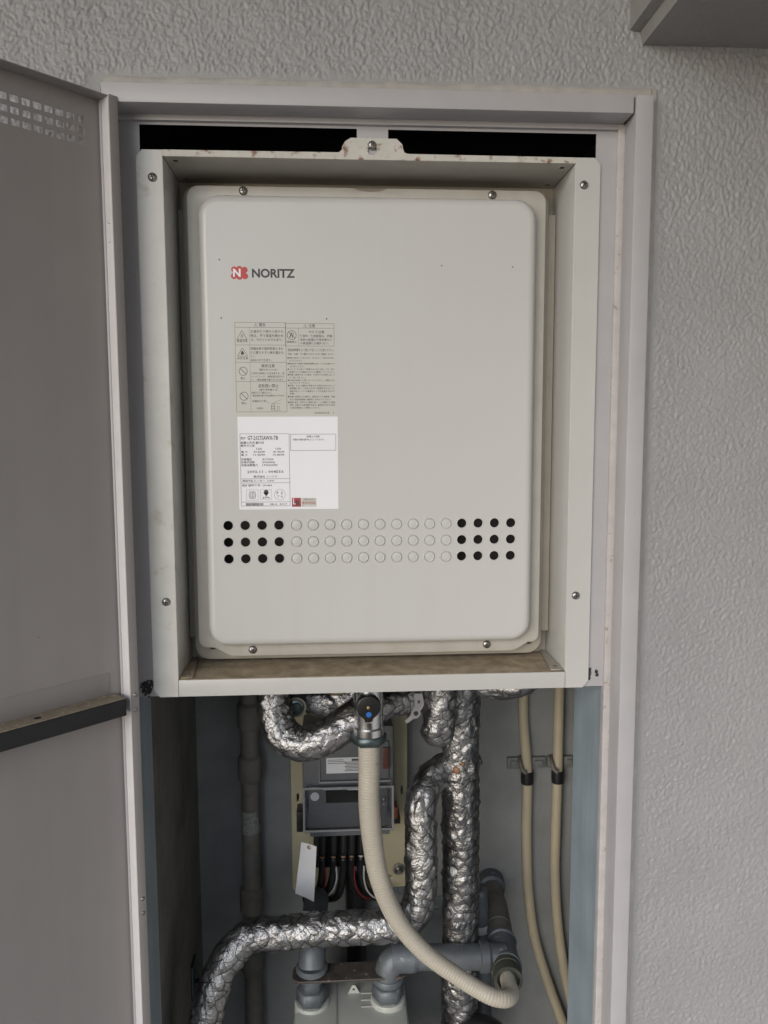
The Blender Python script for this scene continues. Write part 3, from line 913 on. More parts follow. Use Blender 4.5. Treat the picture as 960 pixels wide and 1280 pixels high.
put('mark_panel', quad_mesh([(rX(598), rX(720), rZ(780), rZ(708))], TY2), 'sticker', rate)
put('mark_letter', join([text_at('L', rX(530), rX(556), rZ(735), .0062, TY2 - .0001, bold=.0), text_at('証明シール', rX(622), rX(700), rZ(770), .0015, TY2 - .0001, res=1)]), 'white', rate)
put('mark_letter', join([text_at('B', rX(550), rX(582), rZ(748), .0056, TY2 - .00015, bold=.03), text_at('給湯付ふろがま', rX(622), rX(700), rZ(718), .0017, TY2 - .0001, res=1)]), 'ink2', rate)
put('mark_text', text_at('優良住宅部品', rX(604), rX(714), rZ(748), .0030, TY2 - .0001, res=1), 'darkred', rate)

# ================================================================== foil lagged pipes
def foil_pipe(label, path, radius, seed, patch=None, cap_end=False, name='foil_pipe'):
    root = thing(name, label, 'insulated pipe', tuple(path[-1]), 'foil wrapped pipes in the cupboard')
    C, u = catmull(path, .0022)
    T_, N_, B_ = frames(C)
    circ = 2 * math.pi * radius
    nv_ = 72
    th = np.linspace(0, 2 * math.pi, nv_, endpoint=False)
    L = u[-1]
    r = np.random.RandomState(seed)
    # jittered brick lattice of hexagons on the unrolled surface
    per = max(6, 2 * int(round(circ / .0088 / 2)))
    dv = circ / per                                # half-cell step round the pipe
    du = .0125
    nr = int(L / du) + 3
    P = {}
    for i in range(nr + 1):
        for j in range(per):
            off = .22 * du * (1 if (i + j) % 2 else -1)
            P[i, j] = np.array([(i - .5) * du + off + r.normal(0, .0027), j * dv + r.normal(0, .0024)])
    E_ = []
    for i in range(nr + 1):
        for j in range(per):
            a = P[i, j]
            b = P[i, (j + 1) % per] + np.array([0, circ if j == per - 1 else 0])
            if r.rand() > .10:
                E_.append((a, b))
            if (i + j) % 2 and i < nr:
                E_.append((a, P[i + 1, j]))
    Ea = np.array([e[0] for e in E_]); Eb = np.array([e[1] for e in E_])
    uu = np.repeat(u, nv_); vv = np.tile(th * radius, len(u))
    D = np.full(len(uu), 9.); 
    cid = np.zeros(len(uu))
    chunk = 3000
    for s in range(0, len(uu), chunk):
        pu, pv = uu[s:s + chunk, None], vv[s:s + chunk, None]
        sel = (np.minimum(Ea[:, 0], Eb[:, 0]) < pu.max() + .02) & (np.maximum(Ea[:, 0], Eb[:, 0]) > pu.min() - .02)
        A, B = Ea[sel], Eb[sel]
        best = np.full(pu.shape[0], 9.)
        for sh in (-circ, 0, circ):
            a0, a1 = A[None, :, 0], A[None, :, 1] + sh
            d0, d1 = (B - A)[None, :, 0], (B - A)[None, :, 1]
            t = np.clip(((pu - a0) * d0 + (pv - a1) * d1) / (d0 * d0 + d1 * d1 + 1e-12), 0, 1)
            best = np.minimum(best, np.sqrt((pu - a0 - t * d0) ** 2 + (pv - a1 - t * d1) ** 2).min(1))
        D[s:s + chunk] = best
    g, g2, g3 = GN(seed + 1, per), GN(seed + 2), GN(seed + 3)
    cv = vv / circ * per
    # every cell of foil is a slightly tilted, softly bulging facet between the wires
    cen, til = [], []
    for i in range(nr + 1):
        for j in range(per):
            if (i + j) % 2 == 0:
                tv = r.normal(0, .13, 2); lv = r.normal(0, .00025)
                for sh in (-circ, 0, circ):
                    cen.append((i * du, j * dv + sh)); til.append((tv[0], tv[1], lv))
    cen, til = np.array(cen), np.array(til)
    lift = np.zeros(len(uu))
    for s in range(0, len(uu), chunk):
        pu, pv = uu[s:s + chunk], vv[s:s + chunk]
        sel = np.where((cen[:, 0] > pu.min() - .03) & (cen[:, 0] < pu.max() + .03))[0]
        c_ = cen[sel]
        k = ((pu[:, None] - c_[None, :, 0]) ** 2 + (pv[:, None] - c_[None, :, 1]) ** 2).argmin(1)
        t_ = til[sel][k]
        lift[s:s + chunk] = t_[:, 2] + t_[:, 0] * (pu - c_[k, 0]) + t_[:, 1] * (pv - c_[k, 1])
    puff = sstep(0, .0042, D)
    laps = np.cumsum(r.uniform(.05, .11, 30))
    def lap(x):
        # lapped ends of the wrap: a step, then a slow fall back
        k = np.searchsorted(laps, x + .006 * g2(cv * .6, uu * 0 + 4.5))
        return 1 - np.clip((x - np.r_[0, laps][k]) / .09, 0, 1)
    fold = 1 - np.abs(GN(seed + 7, per * 3)(uu / .0031 + 1.5 * g(uu / .02, cv), cv * 3)) * 3 + .4 * GN(seed + 8, per * 4)(uu / .0026, cv * 4)
    R_ = radius - .0012 + puff * (.00045 + lift + .00062 * fold) + .0011 * g(uu / .016, cv * 1.0) - .0009 * sstep(.25, .6, GN(seed + 15, per)(uu / .024, cv * 1.0)) + .0007 * lap(uu) + .0016 * GN(seed + 9, 6)(uu / .05, cv / per * 6)
    R_ = R_.reshape(len(u), nv_)
    if cap_end:
        e = np.clip((u - (L - radius * .9)) / (radius * .9), 0, 1)
        R_ = R_ * np.sqrt(np.maximum(1 - e ** 2.2, .004))[:, None]
    dirs = np.cos(th)[None, :, None] * N_[:, None] + np.sin(th)[None, :, None] * B_[:, None]
    V = C[:, None] + R_[..., None] * dirs
    me = grid_mesh(V.reshape(-1, 3), len(u), nv_)
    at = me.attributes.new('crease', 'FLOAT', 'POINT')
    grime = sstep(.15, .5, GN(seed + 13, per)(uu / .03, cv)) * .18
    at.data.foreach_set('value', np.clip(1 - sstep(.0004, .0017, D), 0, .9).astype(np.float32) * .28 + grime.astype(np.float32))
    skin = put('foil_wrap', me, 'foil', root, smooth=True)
    # the netting itself
    WV, WF = [], []
    nodes = {}
    for a, b in E_:
        if max(a[0], b[0]) > L - (.012 if cap_end else .001) or min(a[0], b[0]) < .001:
            continue
        pts = []
        for t in np.linspace(0, 1, 5):
            q = a + (b - a) * t
            iu = q[0] / L * (len(u) - 1)
            k = min(int(iu), len(u) - 2); f = iu - k
            c = C[k] * (1 - f) + C[k + 1] * f
            n = N_[k] * (1 - f) + N_[k + 1] * f
            bb = B_[k] * (1 - f) + B_[k + 1] * f
            an = q[1] / radius
            jv = int(round(an / (2 * math.pi) * nv_)) % nv_
            rr = R_[k, jv] * (1 - f) + R_[k + 1, jv] * f
            pts.append(c + (n * math.cos(an) + bb * math.sin(an)) * (max(rr, radius - .004) + .0002))
        pts = np.array(pts)
        T2, N2, B2 = frames(pts)
        k0 = len(WV)
        for p, n, bb in zip(pts, N2, B2):
            for x in (0, 2.094, 4.189):
                WV.append(p + .00030 * (math.cos(x) * n + math.sin(x) * bb))
        for i in range(4):
            for j in range(3):
                WF.append((k0 + i * 3 + j, k0 + i * 3 + (j + 1) % 3, k0 + (i + 1) * 3 + (j + 1) % 3, k0 + (i + 1) * 3 + j))
    wm = bpy.data.meshes.new('netting')
    wm.from_pydata([tuple(v) for v in WV], [], WF)
    put('wire_netting', wm, 'wire', root)
    if patch:
        for (k, ang, sz) in patch:
            kk = int(k * (len(u) - 1))
            d = N_[kk] * math.cos(ang) + B_[kk] * math.sin(ang)
            c = C[kk] + d * (radius + .0006)
            put('brown_patch', lathe(c, c + d, [(-.002, sz), (.0, sz * .95), (.0009, sz * .6), (.0010, .0001)], 12), 'tape', root, smooth=True)
    return root

riser = foil_pipe('thickest foil wrapped riser running straight down beside the concrete wall', [(.122, .19, -.20), (.122, .19, -.326), (.122, .19, -.434), (.123, .19, -.577), (.123, .19, -.714), (.122, .19, -.830), (.121, .19, -.98)], .0245, 100)
for dx_, dy_, z_, sz_ in ((-.40, -.92, -.4375, .0052), (.55, -.83, -.4400, .0045), (-.05, -1.0, -.4290, .0030)):
    d_ = Vector((dx_, dy_, 0)).normalized()
    c_ = Vector((.122, .19, z_)) + d_ * .0238
    put('rust_patch', lathe(c_, c_ + d_, [(-.002, sz_), (.0006, sz_ * .95), (.0016, sz_ * .6), (.0018, .0001)], 9), 'tape', riser, smooth=True)
foil_pipe('long foil wrapped pipe that drops, then runs left above the gas meter', [(.142, .205, -.428), (.106, .195, -.444), (.080, .177, -.453), (.0665, .157, -.472), (.0645, .146, -.528), (.063, .140, -.586), (.050, .135, -.614), (.017, .135, -.623), (-.043, .135, -.624), (-.113, .135, -.627), (-.151, .135, -.630), (-.176, .125, -.649), (-.191, .115, -.677), (-.204, .100, -.727), (-.210, .09, -.82)], .0205, 200)
foil_pipe('foil wrapped pipe bent like a U at the upper left behind the hose valve', [(-.116, .13, -.262), (-.115, .128, -.301), (-.114, .12, -.335), (-.103, .112, -.362), (-.080, .105, -.371), (-.050, .105, -.361), (-.012, .115, -.340), (.027, .135, -.332), (.068, .155, -.333)], .0205, 300)
foil_pipe('short foil wrapped stub hanging inside the bend of the U pipe', [(-.098, .185, -.300), (-.085, .18, -.334), (-.058, .175, -.346), (-.021, .175, -.338), (.01, .18, -.322)], .0170, 400)
foil_pipe('blunt foil wrapped pipe end hanging down right of the small wrench', [(.092, .13, -.255), (.088, .13, -.305), (.0855, .13, -.345), (.0815, .13, -.388)], .0205, 500, cap_end=True)
foil_pipe('foil wrapped elbow peeping out under the right of the heater', [(.112, .135, -.272), (.122, .132, -.296), (.138, .128, -.308), (.160, .118, -.310), (.182, .108, -.301), (.196, .10, -.278)], .0170, 600)

# ================================================================== valve, hose
vl = thing('shutoff_valve', 'valve with a round black knob and blue dot above the beige hose', 'valve', (-.003, .09, -.366))
kn = [(-.0045 + .0134 * math.cos(math.radians(a)), -.3082 + .0134 * math.sin(math.radians(a))) for a in range(-50, 231, 14)]
kn += [(-.0045 - .0050, -.3215), (-.0045 - .0046, -.3238), (-.0045 - .0028, -.3254), (-.0045, -.3258), (-.0045 + .0028, -.3254), (-.0045 + .0046, -.3238), (-.0045 + .0050, -.3215)]
knob = put('knob', sheet_mesh([kn], .011, Y=.048, bev=.0015), 'black', vl, smooth=True, angle=40)
put('blue_dot', lathe((-.0043, .0481, -.3161), (-.0043, 0, -.3161), [(0, .0031), (.0004, .0030), (.0005, .0001)], 20), 'blue', knob, smooth=True, angle=40)
put('knob_screw', lathe((-.0048, .0481, -.3082), (-.0048, 0, -.3082), [(0, .0022), (.001, .0018), (.0013, .0001)], 14), 'brass', knob, smooth=True, angle=40)
put('valve_body', lathe((-.0030, .086, -.280), (-.0030, .086, -1), [(0, .017), (.040, .0172), (.046, .0168), (.062, .0168), (.064, .0180), (.072, .0180)], 32), 'chrome', vl, smooth=True, angle=30)
put('spindle', lathe((-.0045, .086, -.308), (-.0045, 0, -.308), [(0, .011), (.028, .011)], 24), 'chrome', vl, smooth=True, angle=30)
put('hex_nut', lathe((-.0030, .088, -.3525), (-.0030, .088, -1), [(0, .0185), (.0010, .0208), (.0105, .0208), (.0118, .0185)], hexa=True), 'darkmetal', vl)
put('side_rod', lathe((-.020, .10, -.302), (-.046, .10, -.304), [(0, .0035), (.012, .0035), (.012, .0065), (.026, .0065)], 16), 'brass', vl, smooth=True, angle=30)
bm = bmesh.new(); add_box(bm, -.0058, .0002, .0685, .0692, -.3335, -.3255, bev=.0002)
put('valve_sticker', bm_mesh(bm), 'sticker', vl)

def hose_r(u, th):
    return .0126 - .0026 * sstep(.08, .34, u) - .0012 * sstep(.425, .445, u) + (.00020 + .0006 * sstep(.415, .43, u)) * np.sin(u / .0036 * 2 * math.pi) + .0002 * np.sin(th * 2 + u * 20) + 0 * th
ho = put('flexible_hose', tube([(-.003, .088, -.358), (-.0025, .089, -.380), (-.0025, .09, -.398), (-.003, .09, -.435), (.001, .095, -.487), (.010, .100, -.541), (.031, .100, -.593), (.063, .095, -.632), (.101, .088, -.659), (.1275, .082, -.6743), (.1443, .078, -.6814), (.1590, .080, -.6862), (.1680, .090, -.6905), (.1712, .104, -.6930), (.1728, .128, -.6945)], .0136, .0007, 28, hose_r), 'hose', smooth=True)
tag(ho, 'ribbed beige flexible hose sweeping from valve down to the wall pipe', 'hose')
# printed marks on the hose
hm = [text_at('都市ガス用', .0052, .0098, -.386, .0042, .0767, res=1)]
put('hose_print', hm[0], 'ink', ho)

# small wrench-like lever
wr = put('valve_lever', sheet_mesh([[(.0501, -.3080), (.0600, -.3080), (.0618, -.3220), (.0592, -.3268), (.0574, -.3290), (.0578, -.3336), (.0540, -.3374), (.0490, -.3383), (.0428, -.3432), (.0405, -.3428), (.0397, -.3402), (.0460, -.3340), (.0474, -.3290), (.0490, -.3262), (.0511, -.3227)],
    circle(.0525, -.3318, .0030, 16), circle(.0556, -.3180, .0020, 12)], .0018, Y=.090), 'zincplate')
tag(wr, 'small grey metal lever with a round hole under the heater', 'lever')
# little brass drain cock inside the bend
dc = thing('drain_cock', 'dark round drain fitting inside the bend of the foil pipe', 'fitting', (-.088, .15, -.335))
put('cock_body', lathe((-.090, .165, -.334), (-.0885, .12, -.336), [(0, .011), (.020, .011), (.020, .0125), (.034, .0125), (.034, .007)], 24), 'lagging', dc, smooth=True, angle=30)
put('cock_ring', lathe((-.0888, .131, -.3352), (-.0885, .12, -.336), [(0, .0085), (.002, .0092), (.003, .007), (.0005, .0045)], 20), 'darkmetal', dc, smooth=True, angle=30)

# ================================================================== gas pipework
gp = thing('gas_pipe', 'grey galvanised pipe with a tee coming out of the wall towards the hose', 'pipe', (.195, .35, -.70))
A0, A1 = np.array((.1955, .348, -.700)), np.array((.1730, .118, -.6945))
ax = (A1 - A0) / np.linalg.norm(A1 - A0)
def on(t):
    return tuple(A0 + ax * t)
put('wall_flange', lathe(on(0), on(1), [(0, .021), (.010, .021), (.022, .0205), (.025, .0165), (.036, .016)], 32), 'galv', gp, smooth=True, angle=30)
put('pipe', lathe(on(.03), on(1), [(0, .0165), (.03, .0165), (.031, .0180), (.090, .0180), (.091, .0172), (.130, .0172)], 32), 'lagging', gp, smooth=True, angle=30)
put('tee', lathe(on(.145), on(1), [(0, .0195), (.008, .0205), (.010, .0185), (.050, .0185), (.052, .0205), (.058, .0205)], 32), 'galv', gp, smooth=True, angle=30)
put('coupling', lathe(on(.199), on(1), [(0, .0188), (.012, .0190), (.013, .0180), (.024, .0183), (.029, .0183), (.029, .0140), (.022, .0140)], 32), 'green', gp, smooth=True, angle=30)
put('cross_pipe', lathe((.178, .160, -.690), (.030, .160, -.684), [(0, .0165), (.020, .0165), (.024, .0190), (.034, .0190), (.035, .0158), (.120, .0158), (.121, .0185), (.150, .0185)], 32), 'galv', gp, smooth=True, angle=30)
put('rust_ring', lathe((.1505, .160, -.6889), (.1450, .160, -.6887), [(0, .0168), (.0045, .0168)], 32), 'rust', gp, smooth=True, angle=30)
put('elbow', tube([(.060, .160, -.6850), (.045, .160, -.6845), (.034, .160, -.6868), (.0265, .160, -.694), (.0240, .160, -.705), (.0240, .160, -.716)], .0175, .003, 28), 'galv', gp, smooth=True, angle=60)
put('union_nut', lathe((.0235, .160, -.708), (.0230, .160, -1), [(0, .0185), (.002, .0195), (.007, .0195), (.008, .0145), (.020, .0145)], 28), 'galv', gp, smooth=True, angle=30)

gp2 = thing('inlet_pipe', 'short grey pipe standing on the left port of the gas meter', 'pipe', (-.0755, .16, -.73))
put('pipe', tube([(-.072, .27, -.668), (-.073, .225, -.668), (-.0742, .188, -.671), (-.0748, .169, -.680), (-.0750, .162, -.694)], .0175, .003, 28), 'galv', gp2, smooth=True, angle=60)
put('collar', lathe((-.0750, .160, -.689), (-.0755, .160, -1), [(0, .0185), (.002, .0205), (.006, .0205), (.008, .0145), (.022, .0140)], 28), 'galv', gp2, smooth=True, angle=30)
# gas meter
gm = thing('gas_meter', 'pale grey gas meter at the bottom with two pipe ports', 'gas meter', (-.027, .15, -.95))
box('meter_body', (-.0985, .048, .075, .235, -.95, -.7440), 'meter', gm, bev=.012)
box('meter_head', (-.094, -.043, .080, .228, -.90, -.7415), 'meter', gm, bev=.003)
box('lid_rim', (-.036, .043, .205, .232, -.7450, -.7415), 'meter', gm, bev=.0012)
for (x, nm) in ((-.0755, 'left'), (.0232, 'right')):
    put('port_boss', lathe((x, .160, -.752), (x, .160, 0), [(0, .0230), (.012, .0225), (.014, .021), (.0145, .0165)], 28), 'meter', gm, smooth=True, angle=30)
    put('port_nut', lathe((x, .160, -.7375), (x, .160, 0), [(0, .0185), (.001, .0205), (.0165, .0205), (.0180, .018), (.0182, .0145), (.0255, .0140)], hexa=True), 'galv', gm)
for (x, y) in ((-.024, .205), (-.021, .176)):
    put('seal_lug', sheet_mesh([[(x - .0085, -.7450), (x + .0085, -.7450), (x + .002, -.7330), (x - .002, -.7330)], circle(x, -.7385, .0016, 10)], .002, Y=y), 'meter', gm)
put('seal_wire', tube([(-.038, .222, -.742), (-.038, .221, -.7355), (-.030, .219, -.734), (-.022, .219, -.7355), (-.022, .218, -.742)], .0008, .001, 8), 'steel', gm, smooth=True)
for k in range(3):
    box('cast_rib', (-.012, .012, .150 + .012 * k, .153 + .012 * k, -.7450, -.7432), 'meter', gm, bev=.0006)
st = put('rusty_strap', sheet_mesh([rrect(-.100, .048, .1435, .1765, .012, 6), circle(-.0752, .160, .0142, 20), circle(.0236, .160, .0142, 20)], .003, T=lambda v: Vector((v.x, v.y, -.7015 + v.z))), 'rust')
tag(st, 'flat rusty brown strap bridging the two gas meter pipes', 'bracket')

# dark pipe with white tape behind the tee
bp = thing('dark_pipe', 'thin dark grey pipe with a band of white tape', 'pipe', (.166, .23, -1.0))
put('pipe', tube([(.156, .235, -.640), (.160, .235, -.70), (.164, .235, -.80), (.166, .235, -1.0)], .0115, .01, 20), 'galv', bp, smooth=True)
put('white_tape', lathe((.1590, .235, -.692), (.1597, .235, -.702), [(0, .0120), (.0005, .0124), (.0105, .0124), (.011, .0120)], 24), 'wirewhite', bp, smooth=True, angle=40)
el = put('black_pipe', tube([(.085, .17, -.90), (.103, .17, -.83), (.125, .17, -.800), (.155, .17, -.797), (.18, .17, -.825), (.19, .17, -.90)], .015, .006, 22), 'black', smooth=True)
tag(el, 'black insulated pipe bend low behind the hose', 'pipe')
sb = put('support_plate', sheet_mesh([rrect(.085, .118, -.745, -.668, .002, 2), circle(.1, -.685, .003, 12)], .003, Y=.262), 'galv')
tag(sb, 'small grey steel plate behind the foil riser above the cross pipe', 'bracket')

# ================================================================== old drain pipe at the back left
dp = thing('drain_pipe', 'dark vertical drain pipe with sockets at the back left', 'pipe', (-.169, .318, -1.2))
put('pipe', tube([(-.166, .318, -.25), (-.168, .318, -.6), (-.170, .318, -1.2)], .0135, .05, 24), 'lagging', dp, smooth=True)
for (z, x) in ((-.413, -.1672), (-.492, -.1675), (-.695, -.1690), (-.79, -.1695)):
    put('socket', lathe((x, .318, z + .02), (x, .318, z - 1), [(0, .0142), (.004, .0175), (.034, .0175), (.040, .0142)], 26), 'lagging', dp, smooth=True, angle=30)
me = lathe((-.1682, .318, -.555), (-.1684, .318, -1), [(0, .0138), (.034, .0138)], 24)
put('paper_sleeve', me, 'sleeve', dp, smooth=True, angle=30)
bk = thing('wall_box', 'dim metal bracket beside the back left drain pipe', 'bracket', (-.135, .34, -.43))
put('bracket_frame', sheet_mesh([rrect(-.150, -.105, -.452, -.412, .001, 2), rrect(-.147, -.108, -.449, -.415, .001, 2)], .004, Y=.338), 'galv', bk)
lb = thing('side_bracket', 'dark clamp on the left shaft wall behind the foil pipe', 'bracket', (-.24, .27, -.78))
box('clamp_plate', (-.2494, -.246, .255, .285, -.81, -.755), 'darkmetal', lb, bev=.001)
box('clamp_arm', (-.246, -.215, .265, .275, -.80, -.785), 'darkmetal', lb, bev=.001)

# ================================================================== electric meter
em = thing('electric_meter', 'grey electric meter under clear cover on a cream board', 'electric meter', (-.022, .34, -.69))
lp = rrect(-.109, .064, -.690, -.390, .006, 4)
put('board', sheet_mesh([lp, rrect(-.1005, -.0975, -.5500, -.5380, .0006, 1), rrect(.0540, .0570, -.5430, -.5310, .0006, 1), rrect(.0330, .0400, -.6740, -.6710, .0004, 1)], .010, Y=.325, bev=.0015), 'board', em, smooth=True, angle=35)
box('meter_case', (-.089, .039, .268, .324, -.560, -.415), 'case', em, bev=.004)
box('front_plate', (-.066, .032, .2645, .2690, -.490, -.436), 'case', em, bev=.001)
fp = box('display_unit', (-.080, .030, .2630, .2690, -.541, -.499), 'case', em, bev=.001)
box('display_window', (-.056, .014, .2624, .2632, -.5225, -.5045), 'dark', fp, bev=.0002)
box('display_strip', (-.060, -.020, .2620, .2628, -.5035, -.5000), 'label', fp, bev=.0002)
box('display_strip', (-.026, .006, .2617, .2628, -.5045, -.4990), 'label', fp, bev=.0002)
put('seal_disc', lathe((-.0715, .2634, -.513), (-.0715, 0, -.513), [(0, .0062), (.0006, .0060), (.0008, .0001)], 24), 'label', fp, smooth=True, angle=30)
for z in (-.520, -.527):
    put('terminal_screw', lathe((.0245, .2634, z), (.0245, 0, z), [(0, .0024), (.001, .0022), (.0013, .0001)], 14), 'steel', fp, smooth=True)
    put('terminal_screw', lathe((-.0848, .2690, z), (-.0848, 0, z), [(0, .0024), (.001, .0022), (.0013, .0001)], 14), 'steel', fp, smooth=True)
ml = box('serial_label', (-.0555, -.004, .2636, .2647, -.4800, -.4575), 'label', em, bev=.0001)
rr_ = random.Random(9)
ql = [(-.020, -.010, -.4626, -.4594)]
for k in range(7):
    x0 = -.030 + .001 * (k % 3)
    ql.append((x0, x0 + .020 + .003 * (k % 2), -.4640 - .0021 * k - .0005, -.4640 - .0021 * k + .0004))
for k in range(3):
    ql.append((-.0535, -.0535 + .022 + .002 * k, -.4605 - .0024 * k - .0005, -.4605 - .0024 * k + .0003))
put('label_print', quad_mesh(ql, .2635), 'ink', ml)
put('clear_cover', None or (lambda bm: (add_box(bm, -.0885, .0385, .2555, .2575, -.5600, -.4960, bev=.0008), add_box(bm, -.0885, .0385, .2577, .300, -.5632, -.5602, bev=.0006), bm_mesh(bm))[-1])(bmesh.new()), 'clear', em, smooth=True, angle=35)
box('terminal_shroud', (-.080, .034, .272, .318, -.577, -.5606), 'case', em, bev=.002)
box('cable_dark_backing', (-.076, .008, .300, .3235, -.640, -.5775), 'black', em, bev=.002)  # black backing added behind the cables so the bundle looks dense
box('orange_lever', (.0390, .0455, .2680, .290, -.5520, -.5350), 'orange', em, bev=.002)
box('black_latch', (.0400, .0490, .2700, .300, -.5605, -.5525), 'black', em, bev=.001)
box('black_latch', (-.0985, -.0895, .2720, .300, -.5690, -.5400), 'black', em, bev=.001)
box('breaker_handle', (.0235, .0320, .2610, .2640, -.475, -.444), 'brownplastic', em, bev=.001)
for d in ((-.0885, -.0855, .2535, .2552, -.560, -.496), (.0355, .0385, .2535, .2552, -.560, -.496), (-.0885, .0385, .2533, .2554, -.4985, -.4958), (-.0885, .0385, .2533, .2554, -.5605, -.5575)):
    box('cover_rim_highlight', d, 'rim_highlight', em, bev=.0006)  # strips standing in for bright edge lines of the clear cover
for d in ((-.0660, -.0645, .2615, .2642, -.492, -.434), (-.0660, .0350, .2612, .2644, -.4935, -.4910)):
    box('upper_rim_highlight', d, 'rim_highlight', em, bev=.0005)
bo = put('bolt', lathe((.0505, .3250, -.6600), (.0505, 0, -.6600), [(0, .0090), (.0015, .0092), (.0020, .0055), (.006, .0052), (.008, .003), (.011, .003), (.011, .0001)], 20), 'steel', em, smooth=True, angle=30)

# tag hanging from the meter
tg_bm = bmesh.new()
pts = [(-.0895, -.5565), (-.0690, -.5620), (-.0735, -.6425), (-.0990, -.6310)]
rows_ = []
for i in range(9):
    t = i / 8
    l = Vector(pts[0]).lerp(Vector(pts[3]), t); r2 = Vector(pts[1]).lerp(Vector(pts[2]), t)
    rows_.append([tg_bm.verts.new((l.lerp(r2, s / 4).x, .222 + .004 * math.sin(t * 2.4) - .003 * (s / 4) ** 2, l.lerp(r2, s / 4).y)) for s in range(5)])
for a, b in zip(rows_[:-1], rows_[1:]):
    for k in range(4):
        tg_bm.faces.new((a[k], a[k + 1], b[k + 1], b[k]))
rg = bmesh.ops.extrude_face_region(tg_bm, geom=tg_bm.faces[:])
for v in [g for g in rg['geom'] if isinstance(g, bmesh.types.BMVert)]:
    v.co.y += .0004
pt = thing('paper_tag', 'blank white paper tag hanging left of the meter cables', 'tag', (-.083, .222, -.56))
put('card', bm_mesh(tg_bm), 'tag', pt, smooth=True, angle=40)
put('eyelet', lathe((-.0790, .2224, -.5640), (-.0790, 0, -.5640), [(0, .0032), (.0010, .0030), (.0014, .0022), (.0006, .0010)], 16), 'tan', pt, smooth=True)
put('string', tube([(-.0790, .221, -.564), (-.0810, .225, -.556), (-.0855, .245, -.550), (-.089, .27, -.545)], .0005, .003, 6), 'hose', pt, smooth=True)

# five cables below the meter
spec = [(-.0620, 'copper', -.012, 'wirered'), (-.0460, 'copper', -.020, 'wirewhite'), (-.0315, 'copper', -.012, None), (-.0195, 'copper', .018, 'wirered'), (-.0060, 'white', .018, 'wirewhite')]
desc = ['black meter cable nearest the paper tag', 'second black meter cable from the paper tag with a white wire below', 'middle black meter cable of the five under the meter', 'black meter cable with a red wire curving right', 'black meter cable with a white band beside the beige hose']
for (x, band, bend, wire), ds in zip(spec, desc):
    cb = thing('meter_cable', ds, 'cable', (x, .29, -.577), 'black cables under the electric meter')
    put('sleeve', tube([(x, .290, -.566), (x, .288, -.590), (x - .001, .286, -.612)], .0066, .004, 16), 'black', cb, smooth=True)
    put('band', lathe((x - .001, .286, -.609), (x - .001, .286, -.7), [(0, .0036), (.012 if band == 'copper' else .022, .0036)], 14), 'tan' if band == 'copper' else 'wirewhite', cb, smooth=True, angle=30)
    put('cable', tube([(x - .001, .286, -.616), (x - .0015, .285, -.640), (x - .002 + bend * .3, .284, -.662), (x + bend, .288, -.678), (x + bend * 2.2, .30, -.688)], .0056, .004, 14), 'black', cb, smooth=True)
    if wire:
        put('wire', tube([(x + .003, .281, -.628), (x + .003, .279, -.648), (x + .002 + bend * .35, .279, -.666), (x + bend * 1.1, .283, -.679), (x + bend * 1.9, .292, -.683)], .0013, .003, 8), wire, cb, smooth=True)
cd = put('cable_conduit', tube([(-.014, .305, -.655), (-.014, .307, -.72), (-.016, .31, -.85), (-.018, .31, -1.1)], .016, .02, 20), 'black', smooth=True)
tag(cd, 'black flexible conduit dropping behind the horizontal foil pipe', 'conduit')
tp = put('terminal_tab', (lambda bm: (add_box(bm, -.043, -.031, .314, .318, -.668, -.632, bev=.001), bm_mesh(bm))[-1])(bmesh.new()), 'label', em, smooth=True, angle=30)
tp2 = put('terminal_tab', (lambda bm: (add_box(bm, -.0165, -.0075, .314, .318, -.668, -.632, bev=.001), bm_mesh(bm))[-1])(bmesh.new()), 'label', em, smooth=True, angle=30)

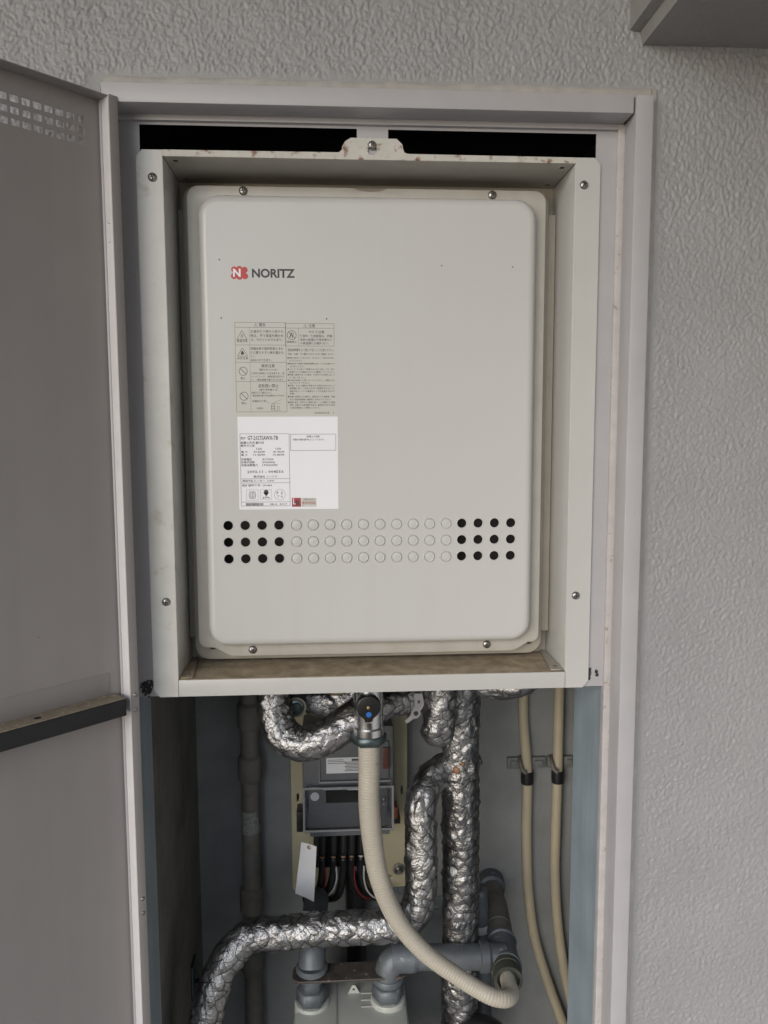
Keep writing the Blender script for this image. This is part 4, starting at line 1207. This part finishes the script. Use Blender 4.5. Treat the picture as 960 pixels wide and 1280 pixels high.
# ================================================================== beige conduits on clips
cl = thing('clip_rail', 'grey plastic clip rail fixed on the concrete wall', 'clip rail', (.27, .35, -.508))
for (a, b) in ((.219, .240), (.2565, .278), (.281, .290), (.306, .323)):
    box('rail_segment', (a, b, .3425, .3495, -.5175, -.500), 'grey', cl, bev=.001)
    box('segment_boss', (a + .004, b - .004, .3395, .3424, -.5135, -.504), 'grey', cl, bev=.0008) if b - a > .012 else None
for x in (.2400, .2880):
    put('clip', tube([(x - .0015, .345, -.500), (x - .004, .332, -.503), (x - .002, .326, -.512), (x + .004, .323, -.516)], .0030, .002, 10), 'lagging', cl, smooth=True)
cpaths = [[(.241, .340, -.25), (.241, .340, -.376), (.242, .340, -.439), (.2485, .338, -.521), (.249, .338, -.617), (.253, .338, -.708), (.264, .338, -.787), (.286, .338, -.862), (.318, .338, -.952), (.345, .338, -1.03)],
          [(.2965, .340, -.25), (.2965, .340, -.378), (.2962, .340, -.440), (.2955, .338, -.522), (.2945, .338, -.618), (.2945, .338, -.683), (.300, .338, -.762), (.312, .338, -.843), (.330, .338, -.920), (.35, .338, -1.0)]]
for pth, ds, zx in zip(cpaths, ('beige cable conduit on the concrete wall, the one nearer the foil riser', 'beige cable conduit on the concrete wall next to the blue side panel'), (.2482, .2955)):
    cn = thing('cable_conduit_beige' if False else 'wall_conduit', ds, 'conduit', tuple(pth[-1]), 'beige conduits on the back wall')
    put('conduit', tube(pth, .0076, .008, 20), 'conduit', cn, smooth=True)
    put('tape_band', lathe((zx, .338, -.519), (zx + .0004, .338, -.54), [(0, .0080), (.0006, .0094), (.010, .0098), (.019, .0094), (.020, .0080)], 24), 'blacktape', cn, smooth=True, angle=50)
pb = put('strap_clamp', (lambda bm: (add_box(bm, .044, .072, .335, .345, -.705, -.695, bev=.001), add_box(bm, .050, .060, .325, .336, -.703, -.690, bev=.001), bm_mesh(bm))[-1])(bmesh.new()), 'galv', smooth=True, angle=30)
tag(pb, 'small dull clamp on the wall under the meter board', 'clamp')
